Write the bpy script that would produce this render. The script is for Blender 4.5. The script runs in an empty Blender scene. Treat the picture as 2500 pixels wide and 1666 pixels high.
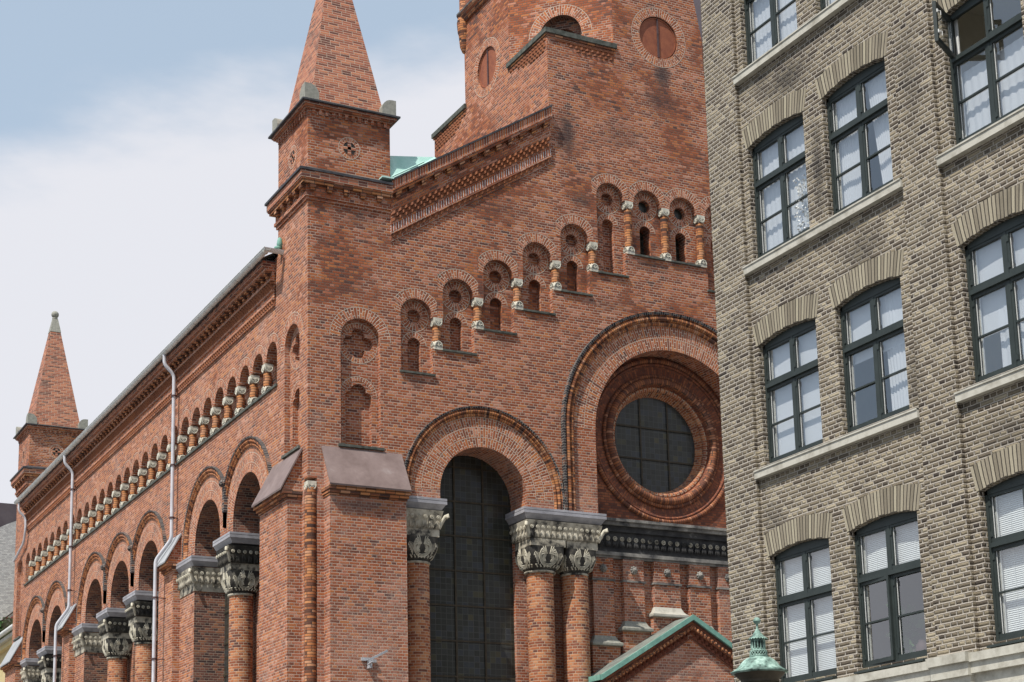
import bpy, math, random
from mathutils import Vector, Matrix
from mathutils.geometry import tessellate_polygon
random.seed(7)
PI=math.pi
sc=bpy.context.scene
COL=sc.collection
cos,sin=math.cos,math.sin

# ------------------------------------------------------------------ mesh builder
def auto_uv(pts):
    n=Vector((0,0,0)); k=len(pts)
    for i in range(k): n+= (pts[i]-pts[0]).cross(pts[(i+1)%k]-pts[0])
    if n.length<1e-12: return [(0,0)]*k
    n.normalize()
    if abs(n.z)>.8: return [(p.x,p.y) for p in pts]
    t=Vector((-n.y,n.x,0)).normalized(); b=n.cross(t)
    if b.z<0: b=-b
    if abs(n.z)<.05: return [(p.dot(t),p.z) for p in pts]
    return [(p.dot(t),p.dot(b)) for p in pts]
class MB:
    def __init__(s): s.v=[];s.f=[];s.uv=[];s.m=[];s.sm=[]
    def poly(s,pts,uv=None,m=0,smooth=False):
        pts=[Vector(p) for p in pts]
        if uv is None: uv=auto_uv(pts)
        b=len(s.v); s.v+=pts; s.f.append(tuple(range(b,b+len(pts)))); s.uv+=uv; s.m.append(m); s.sm.append(smooth)
    def grid(s,rows,uvf=None,m=0,smooth=True,closed=False,cap=False):
        # rows: list of rings (lists of points), shared vertices
        b=len(s.v); nr=len(rows); nc=len(rows[0])
        for r in rows: s.v+=[Vector(p) for p in r]
        for i in range(nr-1):
            for j in range(nc if closed else nc-1):
                k=(j+1)%nc
                s.f.append((b+i*nc+j,b+i*nc+k,b+(i+1)*nc+k,b+(i+1)*nc+j)); s.m.append(m); s.sm.append(smooth)
                if uvf: s.uv+=[uvf(i,j),uvf(i,j+1),uvf(i+1,j+1),uvf(i+1,j)]
                else: s.uv+=auto_uv([s.v[q] for q in s.f[-1]])
        if cap:
            for i,rev in ((0,True),(nr-1,False)):
                pts=[Vector(p) for p in rows[i]]
                if rev: pts=pts[::-1]
                s.poly(pts,m=m)
    def box(s,x0,x1,y0,y1,z0,z1,m=0,skip=''):
        if x0>x1: x0,x1=x1,x0
        if y0>y1: y0,y1=y1,y0
        if z0>z1: z0,z1=z1,z0
        P=lambda a,b,c:(a,b,c)
        if 'x-' not in skip: s.poly([(x0,y1,z0),(x0,y0,z0),(x0,y0,z1),(x0,y1,z1)],m=m)
        if 'x+' not in skip: s.poly([(x1,y0,z0),(x1,y1,z0),(x1,y1,z1),(x1,y0,z1)],m=m)
        if 'y-' not in skip: s.poly([(x0,y0,z0),(x1,y0,z0),(x1,y0,z1),(x0,y0,z1)],m=m)
        if 'y+' not in skip: s.poly([(x1,y1,z0),(x0,y1,z0),(x0,y1,z1),(x1,y1,z1)],m=m)
        if 'z+' not in skip: s.poly([(x0,y0,z1),(x1,y0,z1),(x1,y1,z1),(x0,y1,z1)],m=m)
        if 'z-' not in skip: s.poly([(x0,y1,z0),(x1,y1,z0),(x1,y0,z0),(x0,y0,z0)],m=m)
    def hexa(s,c,m=0):
        # c: 8 corners bottom ring(4) then top ring(4)
        for q in ((3,2,1,0),(4,5,6,7),(0,1,5,4),(1,2,6,5),(2,3,7,6),(3,0,4,7)): s.poly([c[i] for i in q],m=m)
    def lathe(s,prof,cx,cy,n=20,m=0,smooth=True,a0=0,a1=2*PI,cap=False):
        full=abs(a1-a0-2*PI)<1e-6
        rows=[[(cx+r*cos(a0+(a1-a0)*j/n),cy+r*sin(a0+(a1-a0)*j/n),z) for j in range(n if full else n+1)] for r,z in prof]
        rm=max(r for r,z in prof); L=[0]
        for i in range(1,len(prof)): L.append(L[-1]+math.hypot(prof[i][0]-prof[i-1][0],prof[i][1]-prof[i-1][1]))
        s.grid(rows,lambda i,j:(rm*(a0+(a1-a0)*j/n),prof[i][1] if abs(prof[-1][1]-prof[0][1])>.5*L[-1] else L[i]),m,smooth,closed=full,cap=cap)
    def tube(s,path,r,n=8,m=0,cap=True,rf=None,smooth=True):
        path=[Vector(p) for p in path]; rows=[]; L=0; Ls=[]
        up=Vector((0,0,1)); prev=None
        for i,p in enumerate(path):
            t=(path[min(i+1,len(path)-1)]-path[max(i-1,0)]).normalized()
            if prev is None:
                a=up if abs(t.z)<.9 else Vector((1,0,0)); u=t.cross(a).normalized()
            else:
                u=(prev-t*prev.dot(t)).normalized()
            prev=u; w=t.cross(u); rr=rf(i/(len(path)-1)) if rf else r
            rows.append([p+(u*cos(2*PI*j/n)+w*sin(2*PI*j/n))*rr for j in range(n)])
            if i: L+=(p-path[i-1]).length
            Ls.append(L)
        s.grid(rows,lambda i,j:(j*2*PI*r/n,Ls[i]),m,smooth,closed=True,cap=cap)
    def ball(s,c,rx,ry=None,rz=None,n=8,k=6,m=0):
        ry=ry or rx; rz=rz or rx
        rows=[[(c[0]+rx*sin(PI*i/k)*cos(2*PI*j/n),c[1]+ry*sin(PI*i/k)*sin(2*PI*j/n),c[2]-rz*cos(PI*i/k)) for j in range(n)] for i in range(k+1)]
        s.grid(rows,None,m,True,closed=True)
    def build(s,name,mats,parent=None,loc=None):
        me=bpy.data.meshes.new(name); me.from_pydata([tuple(v) for v in s.v],[],s.f)
        if not isinstance(mats,(list,tuple)): mats=[mats]
        for m in mats: me.materials.append(m)
        ul=me.uv_layers.new(name='UVMap')
        flat=[0.0]*(2*len(s.uv))
        for i,(a,b) in enumerate(s.uv): flat[2*i]=a; flat[2*i+1]=b
        ul.data.foreach_set('uv',flat)
        me.polygons.foreach_set('material_index',s.m); me.polygons.foreach_set('use_smooth',s.sm)
        me.update()
        o=bpy.data.objects.new(name,me); COL.objects.link(o)
        if parent: o.parent=parent
        if loc: o.location=loc
        return o
def empty(name,loc=(0,0,0)):
    o=bpy.data.objects.new(name,None); o.location=loc; o.empty_display_size=.3; COL.objects.link(o); return o
def tag(o,label=None,cat=None,group=None,kind=None):
    if label:o['label']=label
    if cat:o['category']=cat
    if group:o['group']=group
    if kind:o['kind']=kind
    return o
def copy_tree(o,parent=None):
    c=o.copy(); COL.objects.link(c); c.parent=parent
    for ch in list(o.children): copy_tree(ch,c)
    return c
# ------------------------------------------------------------------ planes: 2D (a,z) + depth into the wall
class PL:
    def __init__(s,f,flip): s.f=f; s.flip=flip
    def P(s,a,z,d): return Vector(s.f(a,z,d))
GAB=PL(lambda a,z,d:(a,d,z),False)          # church gable, looks towards -y
SID=PL(lambda a,z,d:(d,a,z),True)           # church side, looks towards -x
TOW=PL(lambda a,z,d:(6.5+d,a,z),True)       # left face of tower
GRY=PL(lambda a,z,d:(1.86+d,a,z),True)      # grey house street front
R2=1/math.sqrt(2)
DIA=PL(lambda a,z,d:(7.5+(a+d)*R2,1.025+(d-a)*R2,z),False)  # diagonal tower face (origin mid face)
def sub(P,dd): return PL(lambda a,z,d,f=P.f:f(a,z,d+dd),P.flip)
def area2(p): return sum(p[i][0]*p[(i+1)%len(p)][1]-p[(i+1)%len(p)][0]*p[i][1] for i in range(len(p)))/2
def wall(mb,pl,outer,holes=(),d=0,m=0):
    loops=[[Vector((x,y,0)) for x,y in outer]]+[[Vector((x,y,0)) for x,y in h] for h in holes]
    flat=[p for l in loops for p in l]
    for t in tessellate_polygon(loops):
        p=[flat[i] for i in t]
        a=(p[1]-p[0]).cross(p[2]-p[0]).z
        if abs(a)<1e-9: continue
        if (a<0)!=pl.flip: p=p[::-1]
        mb.poly([pl.P(q.x,q.y,d) for q in p],uv=[(q.x,q.y) for q in p],m=m)
def reveal(mb,pl,outline,d0,d1,m=0,closed=True):
    if area2(outline)<0: outline=outline[::-1]
    n=len(outline); L=0
    for i in range(n if closed else n-1):
        a=outline[i]; b=outline[(i+1)%n]; l=math.hypot(b[0]-a[0],b[1]-a[1])
        if l<1e-7: continue
        pts=[pl.P(*a,d0),pl.P(*b,d0),pl.P(*b,d1),pl.P(*a,d1)]
        if abs(b[0]-a[0])<.02*l: uv=[(d0,a[1]),(d0,b[1]),(d1,b[1]),(d1,a[1])]
        else: uv=[(d0,L),(d0,L+l),(d1,L+l),(d1,L)]
        if pl.flip: pts=pts[::-1]; uv=uv[::-1]
        mb.poly(pts,uv=uv,m=m); L+=l
def arc(cx,cz,r,a0,a1,n): return [(cx+r*cos(a0+(a1-a0)*i/n),cz+r*sin(a0+(a1-a0)*i/n)) for i in range(n+1)]
def arched(x0,x1,z0,zs,n=16): return [(x0,z0),(x1,z0)]+arc((x0+x1)/2,zs,(x1-x0)/2,0,PI,n)
def circ(cx,cz,r,n=28): return arc(cx,cz,r,0,2*PI,n)[:-1]
def ring(mb,pl,cx,cz,r0,r1,a0=0,a1=PI,d=-.003,n=24,m=0,clamp=None,bands=None):
    """flat ring of radial bricks; bands = list of radii of the ring joints"""
    rs=bands or [r0,r1]
    f=lambda x:x if clamp is None else min(max(x,clamp[0]),clamp[1])
    for k in range(len(rs)-1):
        ra,rb=rs[k],rs[k+1]; rm=(ra+rb)/2; off=(k+1)*.12
        for i in range(n):
            t0=a0+(a1-a0)*i/n; t1=a0+(a1-a0)*(i+1)/n
            c=[(ra,t0),(rb,t0),(rb,t1),(ra,t1)]
            q=[(f(cx+r*cos(t)),cz+r*sin(t)) for r,t in c]
            if abs(area2(q))<1e-7: continue
            pts=[pl.P(x,z,d) for x,z in q]; uv=[((r-ra)*.236/max(rb-ra,.01)*round(max((rb-ra)/.24,1))+.002,rm*t+k*7.3) for r,t in c]
            if pl.flip: pts=pts[::-1]; uv=uv[::-1]
            mb.poly(pts,uv=uv,m=m)
        for i in range(n):   # light joint along the outer edge of the band
            t0=a0+(a1-a0)*i/n; t1=a0+(a1-a0)*(i+1)/n
            q=[(f(cx+r*cos(t)),cz+r*sin(t)) for r,t in ((rb-.004,t0),(rb+.009,t0),(rb+.009,t1),(rb-.004,t1))]
            if abs(area2(q))<1e-7: continue
            pts=[pl.P(x,z,d-.0015) for x,z in q]
            if pl.flip: pts=pts[::-1]
            mb.poly(pts,uv=[(0,0)]*4,m=m)
def mould(mb,pl,path,prof,m=0,clamp=None,smooth=False):
    """sweep profile [(offset outward along the 2D normal, depth)] along an open 2D path; normals point right of travel"""
    n=len(path); nr=[]
    for i in range(n):
        a=path[max(i-1,0)]; b=path[min(i+1,n-1)]
        t=Vector((b[0]-a[0],b[1]-a[1])).normalized(); nr.append((t.y,-t.x))
    f=lambda x:x if clamp is None else min(max(x,clamp[0]),clamp[1])
    L=[0]
    for i in range(1,n): L.append(L[-1]+math.hypot(path[i][0]-path[i-1][0],path[i][1]-path[i-1][1]))
    U=[0]
    for i in range(1,len(prof)): U.append(U[-1]+math.hypot(prof[i][0]-prof[i-1][0],prof[i][1]-prof[i-1][1]))
    mm=m if isinstance(m,(list,tuple)) else [m]*(len(prof)-1)
    for k in range(len(prof)-1):
        rows=[[pl.P(f(path[i][0]+nr[i][0]*prof[j][0]),path[i][1]+nr[i][1]*prof[j][0],prof[j][1]) for i in range(n)] for j in (k,k+1)]
        if not pl.flip: rows=rows[::-1]; ks=(k+1,k)
        else: ks=(k,k+1)
        mb.grid(rows,lambda i,j:(U[ks[i]]*1.0,L[j]),mm[k],smooth)
# frame for cornices
class FR:
    def __init__(s,O,S,T,D): s.O=Vector(O);s.S=Vector(S);s.T=Vector(T);s.D=Vector(D)
    def P(s,a,t,d): return s.O+s.S*a+s.T*t+s.D*d
    def box(s,mb,a0,a1,t0,t1,d0,d1,m=0,rot=False):
        c=[s.P(a0,t0,d1),s.P(a1,t0,d1),s.P(a1,t0,d0),s.P(a0,t0,d0),s.P(a0,t1,d1),s.P(a1,t1,d1),s.P(a1,t1,d0),s.P(a0,t1,d0)]
        u=[(a0,t0),(a1,t0),(a1,t1),(a0,t1)]
        if rot: u=[(y*1.0,x) for x,y in u]
        mb.poly([c[0],c[1],c[5],c[4]],uv=u,m=m)
        for q in ((3,2,1,0),(4,5,6,7),(1,2,6,5),(3,0,4,7)): mb.poly([c[i] for i in q],m=m)
    def teeth(s,mb,a0,a1,t0,t1,d0,d1,step,m=0,ph=0):
        n=int((a1-a0)/step); step=(a1-a0)/n
        for i in range(n):
            a=a0+(i+ph)*step
            if a+step>a1+1e-6: break
            A,B,Cc=(a,d0),(a+step/2,d1),(a+step,d0)
            for z0,z1 in ((t0,t1),):
                mb.poly([s.P(A[0],z0,d0),s.P(B[0],z0,d1),s.P(B[0],z1,d1),s.P(A[0],z1,d0)],uv=[(0.02,.01),(.1,.01),(.1,.055),(.02,.055)],m=m)
                mb.poly([s.P(B[0],z0,d1),s.P(Cc[0],z0,d0),s.P(Cc[0],z1,d0),s.P(B[0],z1,d1)],uv=[(0.02,.01),(.1,.01),(.1,.055),(.02,.055)],m=m)
                mb.poly([s.P(Cc[0],z0,d0),s.P(B[0],z0,d1),s.P(A[0],z0,d0)],m=m)
    def blocks(s,mb,a0,a1,t0,t1,d0,d1,step,w,m=0):
        n=max(1,int(round((a1-a0)/step))); step=(a1-a0)/n
        for i in range(n):
            a=a0+(i+.5)*step
            s.box(mb,a-w/2,a+w/2,t0,t1,d0,d1,m)
# ------------------------------------------------------------------ materials
class NT:
    def __init__(s,name):
        s.mat=bpy.data.materials.new(name); s.mat.use_nodes=True; s.t=s.mat.node_tree; s.t.nodes.clear()
        s.out=s.t.nodes.new('ShaderNodeOutputMaterial')
    def n(s,typ,**k):
        nd=s.t.nodes.new('ShaderNode'+typ)
        for a,b in k.items(): setattr(nd,a,b)
        return nd
    def set(s,sock,v):
        if isinstance(v,bpy.types.NodeSocket): s.t.links.new(v,sock)
        elif v is not None:
            try: sock.default_value=v
            except Exception:
                sock.default_value=(v[0],v[1],v[2],1) if len(v)==3 else v
    def M(s,op,a,b=None,c=None,clamp=False):
        nd=s.n('Math',operation=op,use_clamp=clamp)
        for i,v in enumerate((a,b,c)):
            if v is not None: s.set(nd.inputs[i],v)
        return nd.outputs[0]
    def noise(s,vec,scale,detail=3,rough=.55,dim='3D'):
        nd=s.n('TexNoise',noise_dimensions=dim); s.set(nd.inputs['Vector'],vec); nd.inputs['Scale'].default_value=scale; nd.inputs['Detail'].default_value=detail; nd.inputs['Roughness'].default_value=rough
        return nd.outputs['Fac']
    def ramp(s,fac,stops,interp='LINEAR'):
        nd=s.n('ValToRGB'); r=nd.color_ramp; r.interpolation=interp
        while len(r.elements)>1: r.elements.remove(r.elements[-1])
        for i,(p,c) in enumerate(stops):
            e=r.elements[0] if i==0 else r.elements.new(p)
            e.position=p; e.color=(c[0],c[1],c[2],1) if not isinstance(c,(int,float)) else (c,c,c,1)
        s.set(nd.inputs[0],fac); return nd.outputs[0]
    def mix(s,f,a,b,mode='MIX'):
        nd=s.n('MixRGB',blend_type=mode); s.set(nd.inputs[0],f); s.set(nd.inputs[1],a); s.set(nd.inputs[2],b); return nd.outputs[0]
    def sstep(s,x,a,b):
        nd=s.n('MapRange',interpolation_type='SMOOTHSTEP'); s.set(nd.inputs[0],x); nd.inputs[1].default_value=a; nd.inputs[2].default_value=b; return nd.outputs[0]
    def coord(s,w): return s.n('TexCoord').outputs[w]
    def bsdf(s,col,rough=.85,metal=0,spec=.3,bump=None,bs=.5,bd=.01,**k):
        b=s.n('BsdfPrincipled'); s.set(b.inputs['Base Color'],col); s.set(b.inputs['Roughness'],rough); s.set(b.inputs['Metallic'],metal); b.inputs['Specular IOR Level'].default_value=spec
        if bump is not None:
            bn=s.n('Bump'); bn.inputs['Strength'].default_value=bs; bn.inputs['Distance'].default_value=bd; s.set(bn.inputs['Height'],bump); s.t.links.new(bn.outputs[0],b.inputs['Normal'])
        s.t.links.new(b.outputs[0],s.out.inputs[0]); return b
def brick_mat(name,stops,mortar,bw=.24,bh=.0667,mw=.012,header=True,eff=(.5,.33,.27),effamt=.5,dark=.5,darkcol=(.05,.04,.04),bs=.6,bd=.01,ridge=False,stains_and_shadow=(),mvar=.35,gap=None,bright=1.0,wob=.004,hlf=.5,gapz=None,effz=None):
    T=NT(name); uv=T.n('UVMap',uv_map='UVMap').outputs[0]; obj=T.n('NewGeometry').outputs['Position']
    wv=T.n('VectorMath',operation='SCALE'); nz=T.n('TexNoise'); T.set(nz.inputs['Vector'],uv); nz.inputs['Scale'].default_value=9; nz.inputs['Detail'].default_value=1
    sb=T.n('VectorMath',operation='SUBTRACT'); T.t.links.new(nz.outputs['Color'],sb.inputs[0]); sb.inputs[1].default_value=(.5,.5,.5)
    T.t.links.new(sb.outputs[0],wv.inputs[0]); wv.inputs['Scale'].default_value=wob*2
    ad=T.n('VectorMath',operation='ADD'); T.t.links.new(uv,ad.inputs[0]); T.t.links.new(wv.outputs[0],ad.inputs[1])
    sx=T.n('SeparateXYZ'); T.t.links.new(ad.outputs[0],sx.inputs[0])
    u=T.M('ADD',sx.outputs[0],480.0); v=T.M('ADD',sx.outputs[1],667.0)
    vr=T.M('DIVIDE',v,bh); row=T.M('FLOOR',vr); fy=T.M('SUBTRACT',vr,row)
    par=T.M('MODULO',row,2.0)
    if header: w=T.M('MULTIPLY_ADD',par,-bw*hlf,bw)
    else: w=T.M('ADD',bw,0.0)
    r4=T.M('MODULO',T.M('FLOOR',T.M('MULTIPLY',row,.5)),2.0)
    off=T.M('MULTIPLY_ADD',r4,bw*.5,T.M('MULTIPLY',par,bw*.25 if header else bw*.5))
    ur=T.M('DIVIDE',T.M('ADD',u,off),w); colu=T.M('FLOOR',ur); fx=T.M('SUBTRACT',ur,colu)
    dx=T.M('MULTIPLY',T.M('MINIMUM',fx,T.M('SUBTRACT',1.0,fx)),w)
    dy=T.M('MULTIPLY',T.M('MINIMUM',fy,T.M('SUBTRACT',1.0,fy)),bh)
    dm=T.M('MINIMUM',dx,dy)
    brick=T.sstep(dm,mw*.5-.0025,mw*.5+.0035)
    cv=T.n('CombineXYZ'); T.set(cv.inputs[0],colu); T.set(cv.inputs[1],row)
    wn=T.n('TexWhiteNoise',noise_dimensions='2D'); T.t.links.new(cv.outputs[0],wn.inputs['Vector'])
    big=T.noise(obj,.45,4,.6); mid=T.noise(obj,2.3,4,.65)
    rnd=T.M('ADD',wn.outputs['Value'],T.M('MULTIPLY',T.M('SUBTRACT',big,.47),.5),clamp=True)
    c=T.ramp(rnd,stops)
    fine=T.noise(uv,45,3,.7)
    c=T.mix(.3,c,T.ramp(fine,[(.3,.5),(.7,1.0)]),'MULTIPLY'); 
    c=T.mix(1.0,c,(1.25*bright,1.25*bright,1.25*bright,1),'MULTIPLY')
    # per brick colour patches + efflorescence + soot: real marks on the wall, but for one painted cornice shadow
    zc=T.n('SeparateXYZ'); T.t.links.new(obj,zc.inputs[0])
    def zterm(q): return T.M('MULTIPLY',T.M('MINIMUM',T.M('MAXIMUM',T.M('SUBTRACT',zc.outputs[2],q[0]),-1.0),1.0),q[1])
    if effamt>0:
        en=T.noise(obj,.8,6,.7)
        if effz: en=T.M('SUBTRACT',en,zterm(effz))
        e=T.M('MULTIPLY',T.sstep(en,.5,.72),effamt); e=T.M('MULTIPLY',e,T.sstep(T.noise(uv,24,3,.6),.3,.65)); c=T.mix(e,c,eff)
    mc=T.mix(T.M('MULTIPLY',mid,mvar),mortar,(mortar[0]*.4,mortar[1]*.38,mortar[2]*.36,1))
    if gap is not None: # areas where the joints are washed out and dark
        gn=T.noise(obj,.55,3,.6)
        if gapz: gn=T.M('ADD',gn,zterm(gapz))
        g=T.M('MULTIPLY',T.sstep(gn,gap,gap+.1),.8); mc=T.mix(g,mc,(mortar[0]*.16,mortar[1]*.13,mortar[2]*.12,1))
    c=T.mix(brick,mc,c)
    s=T.M('MULTIPLY',T.sstep(T.noise(obj,1.1,6,.7),.55,.78),dark)
    for (px,py,pz,rx,ry,rz,am) in stains_and_shadow[:14]:
        vs=T.n('VectorMath',operation='SUBTRACT'); T.t.links.new(obj,vs.inputs[0]); vs.inputs[1].default_value=(px,py,pz)
        dv=T.n('VectorMath',operation='DIVIDE'); T.t.links.new(vs.outputs[0],dv.inputs[0]); dv.inputs[1].default_value=(rx,ry,rz)
        ln=T.n('VectorMath',operation='LENGTH'); T.t.links.new(dv.outputs[0],ln.inputs[0])
        q=T.M('MULTIPLY',T.sstep(T.M('ADD',ln.outputs['Value'],T.M('MULTIPLY',T.noise(obj,3.5,5,.75),1.3)),1.75,.75),am)
        s=T.M('MAXIMUM',s,q)
    c=T.mix(s,c,darkcol)
    if ridge:  # mortar ridge proud over weathered rounded bricks
        rd=T.sstep(dy,mw*.75,mw*.25)
        prof=T.M('POWER',T.sstep(dm,0.0,.03),.6)
        h=T.M('ADD',T.M('MULTIPLY',rd,1.25),T.M('ADD',T.M('MULTIPLY',prof,.9),T.M('MULTIPLY',fine,.5)))
    else: h=T.M('ADD',T.M('ADD',brick,T.M('MULTIPLY',wn.outputs['Value'],.35)),T.M('MULTIPLY',fine,.35))
    T.bsdf(c,.9,0,.2,h,bs,bd); return T.mat
CH=[(0,(.1,.046,.036)),(.045,(.15,.054,.035)),(.2,(.2,.063,.033)),(.45,(.255,.075,.033)),(.65,(.31,.094,.04)),(.8,(.38,.135,.05)),(.92,(.34,.118,.068)),(1,(.42,.185,.115))]
STAINS_AND_SHADOW=[(9.95,0,22.9,.35,1,.7,.85),(9.9,0,22.1,.8,1,.6,.6),(4.6,0,16.0,1.5,1,.25,.3),(2.7,0,13.5,.4,1,.25,.45),(5.0,0,14.8,.4,1,.2,.4),(9.3,0,17.4,1.2,1,.2,.45),(1.3,0,17.3,1.0,1,.3,.4),(5.0,0,18.2,1.6,1,.35,.25),(8.0,0,16.2,1.0,1,.25,.35),(1.2,-.38,10.3,1.1,1,.25,.45),(1.0,0,15.6,.8,1,.5,.2),(7.0,0,20.6,.45,1,.9,.8),(8.6,0,20.9,1.0,1,.5,.4),(7.4,0,18.9,.5,1,.35,.6),(3.9,0,13.4,.4,1,.3,.6),(10.6,0,21.2,1.1,1,.5,.45),(7.6,0,24.0,.01,1,.01,0)]  # soot and drip blobs; the one beside the raking cornice end paints its shadow
MORT=(.5,.39,.31,1)
M_CH=brick_mat('church_brick',CH,MORT,stains_and_shadow=STAINS_AND_SHADOW,gap=.56,gapz=(15.2,.09),effz=(12.6,.11))
M_CHS=brick_mat('church_side_brick',[(p,(c[0]*1.03,c[1]*1.1,c[2]*1.12)) for p,c in CH],MORT,gap=.62,effamt=.6,dark=.35)
M_VOUS=brick_mat('voussoir_brick',[(p,(c[0]*1.08,c[1]*1.1,c[2]*1.08)) for p,c in CH],(.6,.5,.4,1),header=True,effamt=.3,dark=.3)
M_SPIRE=brick_mat('spire_brick',[(0,(.08,.035,.03)),(.3,(.2,.07,.045)),(.7,(.31,.105,.06)),(1,(.38,.15,.08))],(.5,.38,.29,1),effamt=.2,dark=.3,header=False)
TC=[(0,(.05,.03,.026)),(.2,(.17,.065,.035)),(.5,(.33,.12,.05)),(.8,(.44,.185,.07)),(1,(.42,.22,.13))]
M_TERRA=brick_mat('terracotta_brick',TC,(.09,.06,.045,1),bw=.24,bh=.0667,mw=.013,header=False,effamt=.25,dark=.75,darkcol=(.045,.035,.035))
M_COLB=brick_mat('column_brick',[(0,(.1,.045,.035)),(.2,(.2,.065,.035)),(.5,(.29,.095,.042)),(.8,(.37,.14,.058)),(1,(.42,.2,.1))],(.52,.4,.29,1),bw=.24,mw=.011,header=True,effamt=.4,dark=.5)
M_SOLD=brick_mat('soldier_course_brick',CH,(.5,.4,.33,1),bw=40,mw=.013,header=False,effamt=.1,dark=.3)
M_SOLDW=brick_mat('white_jointed_soldier_brick',CH,(.62,.57,.54,1),bw=40,mw=.019,header=False,effamt=0,dark=.1,mvar=.1)
M_TERRA_SHADED=brick_mat('shaded_terracotta_brick',[(0,(.11,.048,.034)),(.3,(.17,.065,.037)),(.6,(.23,.085,.043)),(.85,(.3,.115,.05)),(1,(.36,.17,.1))],(.07,.05,.04,1),mw=.012,header=False,effamt=.3,dark=.45,darkcol=(.04,.035,.035))  # terracotta copy darkened for the rose recess shade, besides its blackish bricks
M_BLK=brick_mat('black_glazed_brick',[(0,(.02,.02,.022)),(.5,(.035,.033,.036)),(.8,(.06,.05,.05)),(1,(.2,.09,.05))],(.42,.38,.33,1),mw=.009,header=False,effamt=.1,dark=.3,darkcol=(.02,.02,.022))
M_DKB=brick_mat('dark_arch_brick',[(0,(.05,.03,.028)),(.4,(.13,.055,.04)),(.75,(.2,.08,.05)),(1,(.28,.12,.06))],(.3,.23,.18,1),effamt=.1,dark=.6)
M_ROSE=brick_mat('rose_brick',[(0,(.11,.047,.035)),(.3,(.17,.06,.037)),(.7,(.23,.078,.042)),(1,(.3,.11,.055))],(.12,.08,.06,1),mw=.01,effamt=.1,dark=.6)
GB=[(0,(.045,.036,.029)),(.12,(.085,.068,.05)),(.45,(.13,.106,.074)),(.7,(.165,.137,.094)),(.9,(.23,.192,.132)),(1,(.3,.255,.18))]
M_GR=brick_mat('yellow_grey_brick',GB,(.62,.56,.48,1),stains_and_shadow=[(1.8,-15.5,13.8,1,.75,.35,.75),(1.8,-16.15,12.1,1,.2,.9,.7),(1.8,-17.0,10.5,1,.6,.4,.5),(1.8,-14.9,14.0,1,.4,.25,.5),(1.8,-18.3,12.6,1,.3,1.2,.35),(1.8,-17.9,8.3,1,.25,.7,.4),(1.8,-14.6,6.9,1,.35,.5,.4),(1.8,-19.6,7.2,1,.8,.35,.35)],mw=.0145,eff=(.33,.29,.22),effamt=.35,dark=.55,darkcol=(.035,.032,.03),bs=1,bd=.035,ridge=True,mvar=.25)
M_GRV=brick_mat('yellow_grey_arch_brick',[(0,(.16,.138,.1)),(.4,(.22,.19,.14)),(1,(.31,.275,.2))],(.07,.06,.05,1),mw=.014,header=False,eff=(.38,.34,.27),effamt=.3,dark=.3,bs=.9,bd=.014,bw=40)
M_FARB=brick_mat('far_grey_brick',[(0,(.3,.3,.3)),(.5,(.4,.4,.4)),(1,(.48,.48,.47))],(.3,.3,.3,1),effamt=0,dark=.15)
def plain(name,c1,c2=None,rough=.8,metal=0,spec=.3,scale=6,bs=.25,bd=.01,c3=None,t=(.35,.65),fscale=None):
    T=NT(name); p=T.n('NewGeometry').outputs['Position']
    f=T.noise(p,scale,6,.65); st=[(t[0],c1),(t[1],c2 or c1)]
    if c3: st.append((min(1,t[1]+.12),c3))
    c=T.ramp(f,st); T.bsdf(c,rough,metal,spec,T.noise(p,fscale or scale*8,4,.6),bs,bd); return T.mat
M_STONE=plain('carved_sandstone',(.035,.033,.03),(.4,.36,.28),scale=3.2,c3=(.5,.46,.37),t=(.38,.52))
M_CAPD=plain('soot_blackened_sandstone',(.03,.028,.025),(.075,.068,.056),scale=3.5,c3=(.34,.31,.24),t=(.42,.6))
M_CREAMS=plain('cream_carved_sandstone',(.3,.27,.2),(.5,.46,.36),scale=5,c3=(.56,.52,.42),t=(.3,.5))
M_STOND=plain('blackened_stone',(.018,.018,.02),(.06,.058,.056),scale=2.5,c3=(.22,.21,.19),t=(.3,.6))
M_STONL=plain('weathered_stone_moulding',(.05,.05,.052),(.25,.235,.21),scale=2.2,c3=(.42,.4,.35),t=(.35,.58))
M_WHT=plain('white_limestone',(.38,.35,.28),(.63,.6,.5),scale=9,t=(.3,.6))
M_GRAN=plain('grey_granite_block',(.2,.2,.17),(.34,.33,.28),scale=14,t=(.3,.7))
M_COPE=plain('mossy_granite_coping',(.035,.04,.032),(.13,.135,.115),scale=7,t=(.3,.68))
M_LEAD=plain('dark_lead_flashing',(.03,.03,.034),(.07,.07,.075),rough=.6)
M_ZINC=plain('grey_zinc',(.3,.3,.32),(.42,.42,.45),rough=.45,metal=.35,scale=2)
M_ABAC=plain('lead_clad_abacus',(.27,.265,.28),(.42,.41,.43),rough=.5,metal=.1,scale=3)
M_COPB=plain('brown_copper_sheet',(.19,.135,.12),(.27,.2,.18),rough=.5,metal=.25,scale=1.8,c3=(.33,.27,.25),t=(.35,.6))
M_SLATE=plain('pale_grey_metal_cap',(.3,.31,.32),(.4,.41,.42),rough=.55,scale=2)
M_COPG=plain('green_copper',(.1,.22,.18),(.19,.38,.31),rough=.7,scale=3.2,c3=(.27,.48,.4),t=(.3,.6))
M_COPM=plain('pale_mint_copper_flashing',(.36,.6,.52),(.52,.74,.67),rough=.7,scale=3.2)
M_COPL=plain('lantern_green_copper',(.04,.065,.055),(.2,.31,.26),rough=.7,scale=11,c3=(.38,.52,.45),t=(.36,.52))
M_RFG=plain('dull_grey_green_roof',(.11,.115,.105),(.2,.22,.19),rough=.8,scale=2.2,c3=(.32,.4,.33),t=(.35,.62))
M_RUST=plain('rust_painted_steel',(.21,.065,.035),(.3,.1,.048),rough=.7,scale=4.5,c3=(.2,.085,.06))
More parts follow.
